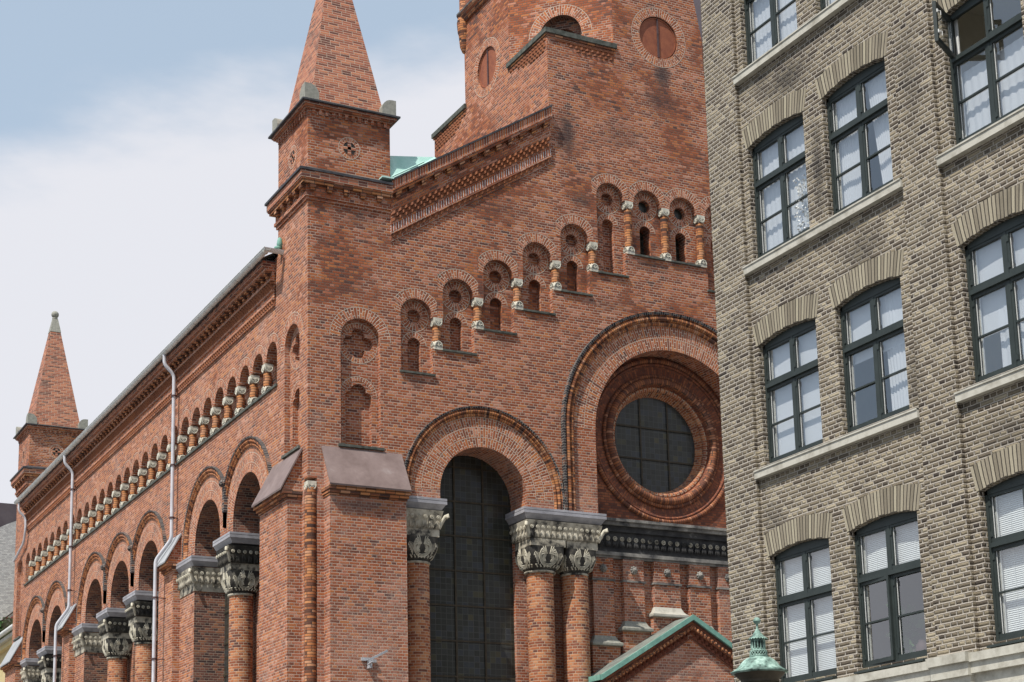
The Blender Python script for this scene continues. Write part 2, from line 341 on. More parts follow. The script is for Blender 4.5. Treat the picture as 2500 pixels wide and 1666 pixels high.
M_RUSTD=plain('dark_rust_strap',(.06,.035,.035),(.1,.06,.06),rough=.7)
M_GUT=plain('white_grey_gutter',(.55,.56,.53),(.7,.71,.69),rough=.45,scale=3)
M_PIPE=plain('white_painted_pipe',(.48,.48,.51),(.6,.6,.63),rough=.4,scale=3)
M_GREEN=plain('dark_green_window_paint',(.024,.031,.029),(.033,.042,.039),rough=.5,spec=.3,scale=5,bs=.1)
M_SILL=plain('pale_sandstone_sill',(.28,.26,.21),(.47,.45,.385),scale=3.5,t=(.3,.55))
M_WHITE=plain('white_window_lining',(.6,.6,.57),(.7,.7,.67),rough=.6)
M_CREAM=plain('cream_room_plaster',(.56,.53,.45),(.6,.57,.49),rough=.9)
M_BARS=plain('dark_steel_bars',(.04,.032,.02),(.07,.055,.036),rough=.7)
M_STEEL=plain('pale_grey_steel',(.36,.37,.39),(.48,.49,.51),rough=.5,metal=.2)
M_YEL=plain('yellow_plaster',(.5,.4,.2),(.58,.47,.26),scale=2)
M_ROOFD=plain('dark_purple_roof',(.075,.06,.07),(.1,.085,.095),scale=1.5)
M_LEAF=plain('balcony_leaf',(.03,.09,.02),(.08,.17,.045),scale=14,rough=.6)
M_RED=plain('red_petal',(.4,.02,.03),(.5,.04,.05))
M_GROUND=plain('asphalt',(.07,.07,.07),(.11,.108,.105),scale=4)
M_PAVE=plain('granite_bounce_pavement',(.3,.29,.27),(.4,.385,.36),scale=5)
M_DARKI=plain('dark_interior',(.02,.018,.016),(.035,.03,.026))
def curtain_mat():
    T=NT('white_curtain_fabric'); d=T.n('BsdfDiffuse'); d.inputs[0].default_value=(.82,.83,.86,1); t=T.n('BsdfTranslucent'); t.inputs[0].default_value=(.8,.82,.86,1)
    m=T.n('MixShader'); m.inputs[0].default_value=.3; T.t.links.new(d.outputs[0],m.inputs[1]); T.t.links.new(t.outputs[0],m.inputs[2]); T.t.links.new(m.outputs[0],T.out.inputs[0]); return T.mat
M_CURT=curtain_mat()
M_BLIND=plain('white_blind_slat',(.7,.72,.71),(.78,.8,.79),rough=.5,scale=1,bs=.02)
def glass_mat():
    T=NT('window_glass'); g=T.n('BsdfGlossy'); g.inputs['Roughness'].default_value=.01; g.inputs[0].default_value=(.95,.97,1,1)
    p=T.n('NewGeometry').outputs['Position']; bn=T.n('Bump'); bn.inputs['Strength'].default_value=.12; bn.inputs['Distance'].default_value=.02; T.set(bn.inputs['Height'],T.noise(p,1.6,2,.5)); T.t.links.new(bn.outputs[0],g.inputs['Normal'])
    t=T.n('BsdfTransparent'); t.inputs[0].default_value=(.92,.94,.94,1)
    ge=T.n('NewGeometry'); dt=T.n('VectorMath',operation='DOT_PRODUCT'); T.t.links.new(ge.outputs['Normal'],dt.inputs[0]); T.t.links.new(ge.outputs['Incoming'],dt.inputs[1]); f=T.M('MULTIPLY_ADD',T.M('POWER',T.M('SUBTRACT',1.0,T.M('ABSOLUTE',dt.outputs['Value']),clamp=True),4.0),.85,.2,clamp=True)
    m=T.n('MixShader'); T.set(m.inputs[0],f); T.t.links.new(t.outputs[0],m.inputs[1]); T.t.links.new(g.outputs[0],m.inputs[2]); T.t.links.new(m.outputs[0],T.out.inputs[0]); return T.mat
M_GLASS=glass_mat()
def lead_glass():
    T=NT('leaded_dark_glass'); uv=T.n('UVMap',uv_map='UVMap').outputs[0]; sx=T.n('SeparateXYZ'); T.t.links.new(uv,sx.inputs[0])
    q=.142; a=T.M('DIVIDE',T.M('ADD',sx.outputs[0],100.0),q); b=T.M('DIVIDE',T.M('ADD',sx.outputs[1],100.0),q)
    fa=T.M('FRACT',a); fb=T.M('FRACT',b)
    ma=T.M('MINIMUM',fa,T.M('SUBTRACT',1.0,fa)); mb=T.M('MINIMUM',fb,T.M('SUBTRACT',1.0,fb)); l=T.sstep(T.M('MINIMUM',ma,mb),.06,.02)
    cv=T.n('CombineXYZ'); T.set(cv.inputs[0],T.M('FLOOR',a)); T.set(cv.inputs[1],T.M('FLOOR',b)); wn=T.n('TexWhiteNoise',noise_dimensions='2D'); T.t.links.new(cv.outputs[0],wn.inputs['Vector'])
    c=T.ramp(wn.outputs['Value'],[(0,(.024,.025,.02)),(.6,(.033,.034,.028)),(.85,(.036,.041,.046)),(.95,(.045,.044,.026)),(1,(.065,.058,.03))])
    c=T.mix(T.M('MULTIPLY',l,.5),c,(.1,.105,.095,1))
    T.bsdf(c,.32,0,.3,wn.outputs['Value'],.35,.012); return T.mat
M_LGL=lead_glass()

# ================================================================== CHURCH
church=tag(empty('church'),'large red brick church with round arches, rose window, corner pinnacle and octagonal tower','church')
def part(mb,name,mats,parent=None): return mb.build(name,mats,parent or church)
ZT=23.29
# ---- gable wall
AX,AR,AZ=4.43,1.15,10.95
RX,RR,RZ=9.9,2.35,12.87
NICH=[(2.73,13.73,15.57),(3.84,14.39,16.23),(4.94,15.05,16.89),(6.04,15.71,17.53),(7.13,16.37,18.20),(8.22,17.03,19.50),(9.34,17.67,19.50),(10.44,17.67,19.50),(11.55,17.03,19.50),(12.65,16.37,18.2)]
NW=.41
def stair_outline():
    bot=[];top=[]
    for i,(cx,zs,zt) in enumerate(NICH):
        sp=zt-NW
        if i:
            p=NICH[i-1]; psp=p[2]-NW
            if zs>=p[1]: bot+= [(p[0]+NW,zs),(cx-NW,zs)] if zs>p[1] else []
            else: bot+=[(cx-NW,p[1])]
        bot+=[(cx-NW,zs),(cx+NW,zs)]
        a=arc(cx,sp,NW,PI,0,14)
        if i:
            p=NICH[i-1]; psp=p[2]-NW; lo=min(psp,sp)
            if lo<psp: top.append((p[0]+NW,lo))
            top.append((cx-NW,lo))
        else: top.append((cx-NW,zs))
        top+=a
    o=bot+[(NICH[-1][0]+NW,NICH[-1][1])]+top[::-1]
    r=[]
    for p in o:
        if not r or math.hypot(p[0]-r[-1][0],p[1]-r[-1][1])>1e-5: r.append(p)
    if math.hypot(r[0][0]-r[-1][0],r[0][1]-r[-1][1])<1e-5: r.pop()
    return r
ST=stair_outline()
TALL=arched(.80,1.79,11.79,14.37)
A1=[(2.26,0),(13.2,0),(13.2,10.6),(RX+RR,10.6)]+arc(RX,RZ,RR,0,PI,48)+[(RX-RR,10.6),(AX+AR,10.6)]+arc(AX,AZ,AR,0,PI,28)+[(AX-AR,10.6),(2.26,10.6)]
ou=[(.22,0),(.22,10.95),(0,10.95),(0,18.4),(2.08,18.4),(6.5,21.2),(6.5,ZT),(13.3,ZT),(13.3,21.2),(17.7,18.4),(19.8,18.4),(19.8,0),(13.2,0),(13.2,10.6)]
ou=[(.22,0)]+[(2.26,0),(2.26,10.6)]+[(AX-AR,10.6)]+arc(AX,AZ,AR,PI,0,28)+[(AX+AR,10.6),(RX-RR,10.6)]+arc(RX,RZ,RR,PI,0,48)+[(RX+RR,10.6),(13.2,10.6),(13.2,0),(19.8,0),(19.8,18.4),(17.7,18.4),(13.3,21.2),(13.3,ZT),(6.5,ZT),(6.5,21.2),(2.08,18.4),(0,18.4),(0,10.95),(.22,10.95)]
mb=MB()
wall(mb,GAB,ou,[ST,TALL])
reveal(mb,GAB,ST,0,.16)
reveal(mb,GAB,TALL,0,.14)
o2=arc(AX,AZ,AR,0,PI,28); reveal(mb,GAB,[(AX+AR,10.6)]+o2+[(AX-AR,10.6)],0,.86,closed=False)
o2=arc(RX,RZ,RR,0,PI,48); reveal(mb,GAB,[(RX+RR,10.6)]+o2+[(RX-RR,10.6)],0,.62,closed=False)
reveal(mb,GAB,[(2.26,0),(2.26,10.6)][::-1],0,.75,closed=False)
mb.poly([(19.8,0,0),(19.8,32,0),(19.8,32,16.8),(19.8,0,16.8)])
wallg=part(mb,'gable_wall',M_CH)
# ---- niches of the gable
def niche(cx,zs,zt,window=False):
    mb=MB(); sp=zt-NW
    cz=sp+.02; r=.17; hz1=zs; hw=.165; ht=sp-.52
    if ht-hw<zs+.2: ht=zs+.45
    back=[(cx-.55,zs),(cx+.55,zs),(cx+.55,sp)]+arc(cx,sp,NW,0,PI,14)[:]+[(cx-.55,sp)]
    outer=arched(cx-NW,cx+NW,zs,sp,14)
    h1=circ(cx,cz,r,18); h2=arched(cx-hw,cx+hw,zs+.02,ht-hw,10)
    wall(mb,GAB,outer,[h1,h2],.16)
    reveal(mb,GAB,h1,.16,.3); reveal(mb,GAB,h2,.16,.34 if not window else .5)
    wall(mb,GAB,circ(cx,cz,r+.01,18),[],.3,m=2 if window else 0)
    wall(mb,GAB,arched(cx-hw-.01,cx+hw+.01,zs,ht-hw,10),[],.34 if not window else .5,m=2 if window else 0)
    ring(mb,GAB,cx,cz,r,NW-.03,0,2*PI,.157,22,1)
    ring(mb,GAB,cx,ht-hw,hw,hw+.14,0,PI,.154,14,1)
    if window:
        for z in [zs+.1+.16*i for i in range(int((ht-zs)/.16))]: mb.box(cx-hw,cx+hw,.4,.42,z,z+.015,3)
        mb.box(cx-.01,cx+.01,.4,.425,zs,ht-.02,3)
    # shallow sill
    mb.box(cx-NW-.04,cx+NW+.05,-.05,.17,zs-.035,zs+.012,4)
    return part(mb,'window_niche' if window else 'blind_niche',[M_CH,M_VOUS,M_LGL,M_BARS,M_COPE])
for i,(cx,zs,zt) in enumerate(NICH[:-1]): niche(cx,zs,zt,i in (6,7))
mb=MB()
for i,(cx,zs,zt) in enumerate(NICH): mb=MB(); ring(mb,GAB,cx,zt-NW,NW,NW+.24,0,PI,-.003,20,0,clamp=(cx-.545,cx+.545) ); part(mb,'arch_ring_bricks',M_VOUS)
mb=MB(); ring(mb,GAB,1.295,14.37,.495,.76,0,PI,-.003,24); part(mb,'arch_ring_bricks',M_VOUS)
# back walls of the pier gaps
mb=MB()
for i in range(len(NICH)-1):
    a,b=NICH[i],NICH[i+1]; z0=max(a[1],b[1]); z1=min(a[2],b[2])-NW
    wall(mb,GAB,[(a[0]+NW,z0),(b[0]-NW,z0),(b[0]-NW,z1),(a[0]+NW,z1)],[],.161)
part(mb,'niche_pier',M_CH)
# ---- big blind niche at the corner (gable and side share the design)
def tall_niche(pl,cx,mat):
    mb=MB(); zc=14.3
    tre=[]  # trefoil/quatrefoil
    r=.2
    for k,(dx,dz,a0,a1) in enumerate(((.2,0,-.7*PI+.25,.7*PI-.25),(0,.2,-.2*PI+.25,1.2*PI-.25),(-.2,0,.3*PI+.25,1.7*PI-.25),(0,-.2,.8*PI+.25,2.2*PI-.25))):
        tre+=arc(cx+dx,zc+dz,r*.82,a0,a1,8)
    sh=.33; zz=13.0
    low=[(cx-sh,11.8),(cx+sh,11.8)]+arc(cx+sh-.13,zz,.13,0,.55*PI,5)+arc(cx,zz+.12,.2,0.1,PI-.1,8)+arc(cx-sh+.13,zz,.13,.45*PI,PI,5)
    wall(mb,pl,arched(cx-.495,cx+.495,11.79,14.37,16),[tre,low],.14)
    reveal(mb,pl,tre,.14,.27); reveal(mb,pl,low,.14,.27)
    wall(mb,pl,circ(cx,zc,.45,20),[],.27); wall(mb,pl,[(cx-.4,11.79),(cx+.4,11.79),(cx+.4,13.4),(cx-.4,13.4)],[],.27)
    ring(mb,pl,cx,zc,.38,.485,0,2*PI,.137,28,1); ring(mb,pl,cx,13.03,.36,.46,0,PI,.134,16,1)
    w=.56
    q=pl.P; P=lambda a,z,d:q(a,z,d)
    c=[P(cx-w,11.74,-.06),P(cx+w,11.74,-.06),P(cx+w,11.74,.15),P(cx-w,11.74,.15),P(cx-w,11.8,-.06),P(cx+w,11.8,-.06),P(cx+w,11.8,.15),P(cx-w,11.8,.15)]
    mb.hexa(c,2)
    return part(mb,'corner_niche',[mat,M_VOUS,M_COPE])
tall_niche(GAB,1.295,M_CH)
# ---- side wall
SN=[2.42+1.0055*k for k in range(28)]; SW=.375; SZS=13.69; SZT=14.86
so=[(SN[0]-SW,SZS),(SN[-1]+SW,SZS)]
t=[]
for i,cy in enumerate(SN): t+=arc(cy,SZT-SW,SW,PI,0,12)
so=so+t[::-1]
STALL=arched(.53,1.52,11.79,14.37); STALL2=arched(30.48,31.47,11.79,14.37)
SR=1.07; SZ=10.95
ARCH=[4.15,7.32,12.85,16.05,19.25,24.6,27.8]
BAYS=[(3.08,8.39,[4.15,7.32]),(11.78,20.32,[12.85,16.05,19.25]),(23.53,28.87,[24.6,27.8])]
low=[(.22,0)]
for y0,y1,cs in BAYS:
    low+=[(y0,0)]
    for i,c in enumerate(cs):
        if i: low+=[(c-SR,10.6)]
        low+=arc(c,SZ,SR,PI,0,24)
        if i<len(cs)-1: low+=[(c+SR,10.6)]
    low+=[(y1,0)]
mb=MB()
wall(mb,SID,low+[(32.0,0),(32.0,18.4),(29.95,18.4),(29.95,16.9),(2.0,16.9),(2.0,18.4),(0,18.4),(0,10.95),(.22,10.95)],[so,STALL,STALL2])
reveal(mb,SID,so,0,.34); reveal(mb,SID,STALL,0,.14); reveal(mb,SID,STALL2,0,.14)
for y0,y1,cs in BAYS:
    for i,c in enumerate(cs):
        o2=arc(c,SZ,SR,0,PI,24)
        zl=0 if i==0 else 10.6; zr=0 if i==len(cs)-1 else 10.6
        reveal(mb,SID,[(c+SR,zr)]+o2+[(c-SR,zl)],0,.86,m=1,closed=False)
    wall(mb,SID,[(y0-.1,0),(y1+.1,0),(y1+.1,9),(y0-.1,9)],[],1.0,m=2) if False else None
# back wall / far end
mb.poly([(0,32,0),(0,32,18.4),(19.8,32,18.4),(19.8,32,0)])
mb.box(.01,2.08,2.0,2.01,16.8,18.39); mb.box(.01,2.08,29.94,29.95,16.8,18.39)
part(mb,'side_wall',[M_CHS,M_DKB,M_DARKI])
tall_niche(SID,1.025,M_CHS); tall_niche(SID,30.975,M_CHS)
# side blind arcade backs
mb=MB()
for i,cy in enumerate(SN):
    hw=.16; sp=SZT-SW
    h2=arched(cy-hw,cy+hw,SZS+.02,14.15,8); h1=circ(cy,sp+.04,.14,12)
    a=cy-(SN[1]-SN[0])/2 if i else cy-SW; b=cy+(SN[1]-SN[0])/2 if i<27 else cy+SW
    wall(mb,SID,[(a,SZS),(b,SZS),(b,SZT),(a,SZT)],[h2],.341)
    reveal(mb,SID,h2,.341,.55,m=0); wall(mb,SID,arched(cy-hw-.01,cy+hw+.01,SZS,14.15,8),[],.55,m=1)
FRS=FR((0,0,0),(0,1,0),(0,0,1),(-1,0,0))
FRS.box(mb,SN[0]-SW-.05,SN[-1]+SW+.05,SZS-.045,SZS+.012,-.34,.05,2)
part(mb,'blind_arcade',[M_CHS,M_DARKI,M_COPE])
for cy in SN: mb=MB(); ring(mb,SID,cy,SZT-SW,SW,SW+.2,0,PI,-.003,16,0,clamp=(cy-.5,cy+.5)); part(mb,'niche_ring_bricks',M_VOUS)
mb=MB(); ring(mb,SID,1.025,14.37,.495,.76,0,PI,-.003,24); part(mb,'arch_ring_bricks',M_VOUS)
for c in ARCH: mb=MB(); ring(mb,SID,c,SZ,SR,1.7,0,PI,-.003,36,0,clamp=(c-1.58,c+1.58),bands=[SR,SR+.24,SR+.48,1.7]); part(mb,'arch_ring_bricks',M_VOUS)
# ---- colonnettes with little carved caps and bases
def colonnette(h,r=.1):
    mb=MB(); mb.lathe([(r,0),(r,h)],0,0,14); o=mb.build('colonnette',M_TERRA,church)
    def blk(up):
        m=MB(); w=.108; s=-1 if up else 1; z1=.05; e=w+.003
        z0=-s*z1
        # body: square block whose far end is rounded in both directions (cushion)
        rows=[]; H=.17
        for k in range(7):
            t=k/6; z=z0+s*(.07+z1)*0+s*(.0 if k==0 else (.05+z1)+(t-1/6)*(H-.0)*1.0) if k else z0
            q=w if k<2 else w*math.sqrt(max(1-((k-1)/5.3)**2,.05))
            rows.append([(-q,-q,z),(q,-q,z),(q,q,z),(-q,q,z)])
        if s<0: rows=[r[::-1] for r in rows]
        m.grid(rows,None,0,False,closed=True,cap=True)
        cz=s*.03
        for f in (lambda a,z,d:(a,d,z),lambda a,z,d:(d,a,z)):
            pts=[Vector(f(w*cos(t),cz+s*w*sin(t)*1.25,-e)) for t in [PI*i/10 for i in range(11)]]; m.poly(pts,m=0)
            R=w-.03
            inner=[Vector(f(R*cos(t),cz+s*R*sin(t)*1.2,-e-.002)) for t in [PI*i/10 for i in range(11)]]; m.poly(inner,m=1)
            n=5 if up else 3
            for k in range(n):
                t=PI*(k+.5)/n; m.tube([f(0,cz+s*.008,-e-.004),f(R*.95*cos(t),cz+s*R*1.15*sin(t),-e-.006)],.0095,5)
            m.tube([f((w-.012)*cos(t),cz+s*(w-.012)*1.22*sin(t),-e-.002) for t in [PI*i/10 for i in range(11)]],.014,5)
        return m
    blk(True).build('capital',[M_WHT,M_GRAN],o,(0,0,h-.03)); blk(False).build('base',[M_WHT,M_GRAN],o,(0,0,.03))
    return o
def place(o,x,y,z,first=[None]):
    o.location=(x,y,z); return o
for i in range(len(NICH)-1):
    a,b=NICH[i],NICH[i+1]; z0=max(a[1],b[1]); z1=min(a[2],b[2])-NW
    o=colonnette(z1-z0-.02); o.location=((a[0]+b[0])/2,.075,z0)
o=colonnette(SZT-SW-SZS-.06,.1); o.location=(.075,(SN[0]+SN[1])/2,SZS)
for i in range(1,27):
    c=copy_tree(o,church); c.location=(.075,(SN[i]+SN[i+1])/2,SZS)
mb=MB(); mb.lathe([(.13,0),(.13,10.72)],0,0,16); o=mb.build('corner_colonnette',M_TERRA,church,(.1,.1,0))
cc=[c for c in bpy.data.objects if c.name.startswith('capital')][0].copy(); COL.objects.link(cc); cc.parent=o; cc.location=(0,0,10.82)
mb=MB(); mb.poly([(.22,.22,0),(.22,0,0),(.22,0,10.95),(.22,.22,10.95)][::-1]); mb.poly([(0,.22,0),(.22,.22,0),(.22,.22,10.95),(0,.22,10.95)]); mb.poly([(0,0,10.95),(.22,0,10.95),(.22,.22,10.95),(0,.22,10.95)][::-1])
part(mb,'corner_notch',M_CH)
# ---- hood mouldings
HP=[(-.24,.0),(-.24,-.02),(-.225,-.045),(-.2,-.055),(-.175,-.04),(-.165,-.02),(-.15,-.05),(-.12,-.08),(-.085,-.075),(-.065,-.045),(-.05,-.085),(-.0,-.1),(.0,0.0)]
HM=[0,0,0,0,0,0,0,0,0,0,1,1]
def hood(pl,cx,cz,r,leg0,leg1,name='hood_moulding',clamp=None,a0=0,a1=PI,prof=HP,n=44,rowl=True):
    mb=MB()
    path=[]
    if leg1 is not None: path+=[(cx-r,leg1)]
    path+=arc(cx,cz,r,a1,a0,n)
    if leg0 is not None: path+=[(cx+r,leg0)]
    mould(mb,pl,path,[(-p[0]*-1,p[1]) for p in prof],HM,clamp)
    return mb
# (path runs left -> top -> right, the right-hand normal points to the centre, so outward = negative)
def hp(prof): return [(-a,b) for a,b in prof]
def hoodm(pl,cx,cz,r,leg_r,leg_l,clamp=None,prof=HP,n=44,a0=0,a1=PI):
    mb=MB(); path=[]
    if leg_l is not None: path.append((cx-r,leg_l))
    path+=arc(cx,cz,r,a1,a0,n)
    if leg_r is not None: path.append((cx+r,leg_r))
    mould(mb,pl,path,hp(prof),HM,clamp); return mb
part(hoodm(GAB,AX,AZ,2.13,10.72,10.72),'hood_moulding',[M_TERRA,M_BLK])
HPb=[(a*1.45,b*1.3) for a,b in HP]
part(hoodm(GAB,RX,RZ,3.33,10.72,10.72,prof=HPb,n=64),'hood_moulding',[M_TERRA,M_BLK])
mb=MB(); ring(mb,GAB,AX,AZ,AR,1.88,0,PI,-.003,40,0,bands=[AR,AR+.24,AR+.48,1.88]); part(mb,'arch_ring_bricks',M_VOUS)
mb=MB(); ring(mb,GAB,RX,RZ,RR,2.98,0,PI,-.003,64,0,bands=[RR,RR+.32,2.98])
part(mb,'arch_ring_bricks',M_VOUS)
for i,c in enumerate(ARCH):
    first=i in (0,2,5); last=i in (1,4,6)
    lo=None if not first else 10.72; hi=None if not last else 10.72
    part(hoodm(SID,c,SZ,1.94,hi,lo,clamp=(c-(3 if first else 1.59),c+(3 if last else 1.59))),'hood_moulding',[M_TERRA,M_BLK])
for a,b in ((0,1),(2,3),(3,4),(5,6)):
    mb=MB(); y=(ARCH[a]+ARCH[b])/2; FRS.box(mb,y-.075,y+.075,11.35,12.16,0,.1); mb.ball((-.12,y,12.1),.1,n=10); part(mb,'hood_stop',[M_BLK])
# ---- pinnacles
def pinnacle(oy,mat):
    mb=MB()
    mb.box(0,2.09,0,2.0,18.4,19.86,skip='z+z-')
    root=mb.build('pinnacle',mat,church,(0,oy,0))
    # lower ledge
    m=MB(); X=2.09
    def slab(d,z0,z1,mi=0,xr=X):
        m.box(-d,xr,-d*.72,2.0+d,z0,z1,mi)
    slab(.04,17.58,17.66); slab(.08,17.66,17.74); slab(.05,17.74,17.96); slab(.17,17.96,18.03,1); slab(.2,18.03,18.07); slab(.22,18.07,18.245,2); slab(.26,18.245,18.3,3)
    m.hexa([(-.26,-.187,18.3),(X,-.187,18.3),(X,2.26,18.3),(-.26,2.26,18.3),(-.02,-.02,18.39),(X,-.02,18.39),(X,2.02,18.39),(-.02,2.02,18.39)],3)
    f=FR((0,0,0),(1,0,0),(0,0,1),(0,-1,0)); g=FR((0,0,0),(0,1,0),(0,0,1),(-1,0,0))
    for k in range(5):
        for fr in (f,g):
            a=.02+k*.42; q=.72 if fr is f else 1; fr.box(m,a,a+.14,17.87,17.96,.03,.165*q,1); fr.box(m,a+.02,a+.12,17.8,17.87,.03,.12*q,1)
    m.build('ledge_cornice',[mat,M_TERRA,M_SPIRE,M_LEAD],root)
    # upper cornice
    m=MB()
    def sl(d,z0,z1,mi=0): m.box(-d,2.09+d,-d,2.0+d,z0,z1,mi)
    sl(.05,19.86,19.9); sl(.1,19.9,19.935); sl(.13,19.935,19.99,1); sl(.2,19.99,20.03,2)
    for fr,ln in ((f,2.09),(g,2.0)): fr.blocks(m,.05,ln-.05,19.74,19.86,0,.045,.16,.08)
    m.build('top_cornice',[mat,M_SPIRE,M_LEAD],root)
    m=MB()
    zt=24.2; b=.95; h=lambda z:b-.18*(z-20.03); cx,cy=1.045,1.0
    for (sx,sy),(tx,ty) in (((-1,-1),(1,-1)),((1,-1),(1,1)),((1,1),(-1,1)),((-1,1),(-1,-1))):
        n=24
        for k in range(n):
            za=20.03+(zt-20.03)*k/n; zb=20.03+(zt-20.03)*(k+1)/n; a,c=h(za),h(zb)
            m.poly([(cx+sx*a,cy+sy*a,za),(cx+tx*a,cy+ty*a,za),(cx+tx*c,cy+ty*c,zb),(cx+sx*c,cy+sy*c,zb)])
    sp=m.build('spire',M_SPIRE,root)
    m=MB(); a,c=h(zt)+.015,.1
    m.hexa([(cx-a,cy-a,zt),(cx+a,cy-a,zt),(cx+a,cy+a,zt),(cx-a,cy+a,zt),(cx-c,cy-c,24.78),(cx+c,cy-c,24.78),(cx+c,cy+c,24.78),(cx-c,cy+c,24.78)])
    m.lathe([(.09,24.77),(.12,24.8),(.09,24.85)],cx,cy,14); m.ball((cx,cy,24.98),.15,n=16,k=12)
    m.build('finial',M_GRAN,sp)
    for (qx,qy,sx,sy) in ((-.12,-.12,1,1),(2.21,-.12,-1,1),(-.12,2.12,1,-1),(2.21,2.12,-1,-1)):
        m=MB(); w=.36; rows=[]
        for z,k in ((0,1),(.2,1),(.27,.93),(.33,.83),(.38,.68),(.41,.5),(.42,.3)):
            q=w*k; e=.02*(z>.19); rr=[(qx,qy,20.03+z),(qx+sx*q,qy,20.03+z),(qx+sx*q,qy+sy*q,20.03+z),(qx,qy+sy*q,20.03+z)]
            rows.append(rr if sx*sy>0 else rr[::-1])
        m.grid(rows,None,0,False,closed=True,cap=True)
        m.build('corner_stone',M_GRAN,root)
    # roundels
    for pl,c in ((PL(lambda a,z,d:(a,d,z),False),1.04),(PL(lambda a,z,d:(d,a,z),True),1.0)):
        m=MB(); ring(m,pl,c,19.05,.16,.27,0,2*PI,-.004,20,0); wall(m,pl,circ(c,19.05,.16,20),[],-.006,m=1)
        reveal(m,pl,circ(c,19.05,.16,20),-.012,-.004)
        for a,z,w,h in ((c-.045,18.89,.09,.32),(c-.16,19.01,.32,.075)):
            q=[(a,z),(a+w,z),(a+w,z+h),(a,z+h)]; wall(m,pl,q,[],-.012,m=2)
        m.build('roundel',[M_VOUS,M_DARKI,M_SPIRE],root)
    return root
pinnacle(0,M_CH)
pinnacle(30,M_CH)
# ---- raking cornice on the gable
mb=MB(); sl=(21.25-18.40)/(6.545-2.07)
FK=FR((2.08,0,18.42),(1,0,sl),(0,0,1),(0,-1,0)); L=6.5-2.08
FK.box(mb,0,L,-.05,0,0,.19,3); FK.box(mb,0,L,-.26,-.05,0,.16,5,rot=True); FK.box(mb,0,L,-.31,-.26,0,.17); FK.box(mb,0,L,-.38,-.31,0,.145)
FK.blocks(mb,0,L,-.45,-.38,0,.14,.35,.14,1); FK.blocks(mb,0,L,-.52,-.45,0,.11,.35,.1,1)
FK.box(mb,0,L,-.6,-.38,0,.03); FK.box(mb,0,L,-.8,-.6,0,.06)
FK.box(mb,0,L,-1.08,-.8,0,.03)
FK.teeth(mb,0,L,-.88,-.81,.03,.11,.155,1); FK.teeth(mb,0,L,-.97,-.9,.03,.1,.155,1,.5); FK.teeth(mb,0,L,-1.06,-.99,.03,.09,.155,1)
FK.box(mb,0,L,-1.13,-1.08,0,.05); FK.box(mb,0,L,-1.31,-1.13,0,.04,4,rot=True); FK.box(mb,0,L,-1.37,-1.31,0,.06)
FK.box(mb,0,L,-1.48,-1.37,0,.012); FK.teeth(mb,0,L,-1.46,-1.385,.012,.055,.155,1); FK.box(mb,0,L,-1.54,-1.48,0,.025)
# parapet top behind the cornice
mb.poly([(2.08,-.17,18.42),(6.5,-.17,21.24),(6.5,.45,21.24),(2.08,.45,18.42)],m=3)
mb.poly([(2.08,.45,16.8),(2.08,.45,18.42),(6.5,.45,21.24),(6.5,.45,16.8)],m=0)
part(mb,'raking_cornice',[M_CH,M_TERRA,M_SPIRE,M_LEAD,M_SOLDW,M_SOLD])
# ---- eaves cornice on the side
mb=MB(); y0,y1=2.16,29.8
F=FRS
F.box(mb,y0,y1,15.7,15.74,0,.05); F.box(mb,y0,y1,15.74,15.84,0,.02); F.teeth(mb,y0,y1,15.75,15.83,.02,.09,.15,1); F.box(mb,y0,y1,15.84,15.9,0,.09)
F.box(mb,y0,y1,15.9,16.07,0,.04,4)
F.box(mb,y0,y1,16.07,16.12,0,.09); F.box(mb,y0,y1,16.12,16.33,0,.03)
F.teeth(mb,y0,y1,16.13,16.185,.03,.11,.15,1); F.teeth(mb,y0,y1,16.195,16.25,.03,.12,.15,1,.5); F.teeth(mb,y0,y1,16.26,16.315,.03,.13,.15,1)
F.box(mb,y0,y1,16.33,16.39,0,.14); F.box(mb,y0,y1,16.39,16.56,0,.09)
F.blocks(mb,y0,y1,16.5,16.57,0,.24,.345,.16,1); F.blocks(mb,y0,y1,16.43,16.5,0,.18,.345,.12,1)
F.box(mb,y0,y1,16.57,16.66,0,.26); F.box(mb,y0,y1,16.66,16.8,0,.33,2); F.box(mb,y0,y1,16.8,16.83,0,.38,3)
F.box(mb,y0-.0,y0+.0001,15.74,16.57,0,.02)
part(mb,'eaves_cornice',[M_CHS,M_TERRA,M_SPIRE,M_LEAD,M_VOUS])
# nave roof, copper
mb=MB()
mb.poly([(-.36,2.02,16.84),(2.2,2.02,18.3),(2.2,29.94,18.3),(-.36,29.94,16.84)],m=1)
mb.poly([(2.2,.46,18.35),(9.9,.46,23.0),(9.9,32,23.0),(2.2,32,18.35)],m=1)
mb.poly([(9.9,.46,23.0),(17.6,.46,18.35),(19.8,2,16.8),(19.8,32,16.8),(9.9,32,23.0)],m=1)
# upstand beside the pinnacle
mb.hexa([(2.1,-.02,18.4),(3.4,-.02,19.22),(3.4,.46,19.22),(2.1,.46,18.4),(2.13,.2,19.16),(3.35,.2,19.36),(3.35,.46,19.36),(2.13,.46,19.16)],0)
mb.hexa([(2.1,.34,18.95),(2.2,.34,18.95),(2.2,.5,18.95),(2.1,.5,18.95),(2.11,.34,19.3),(2.17,.34,19.28),(2.17,.5,19.28),(2.11,.5,19.3)],0)
mb.tube([(2.05,-.18,18.45),(2.9,-.18,18.99)],.02,6,0); mb.box(1.8,2.1,-.2,0,18.4,18.43,0)
part(mb,'copper_roof',[M_COPM,M_RFG])
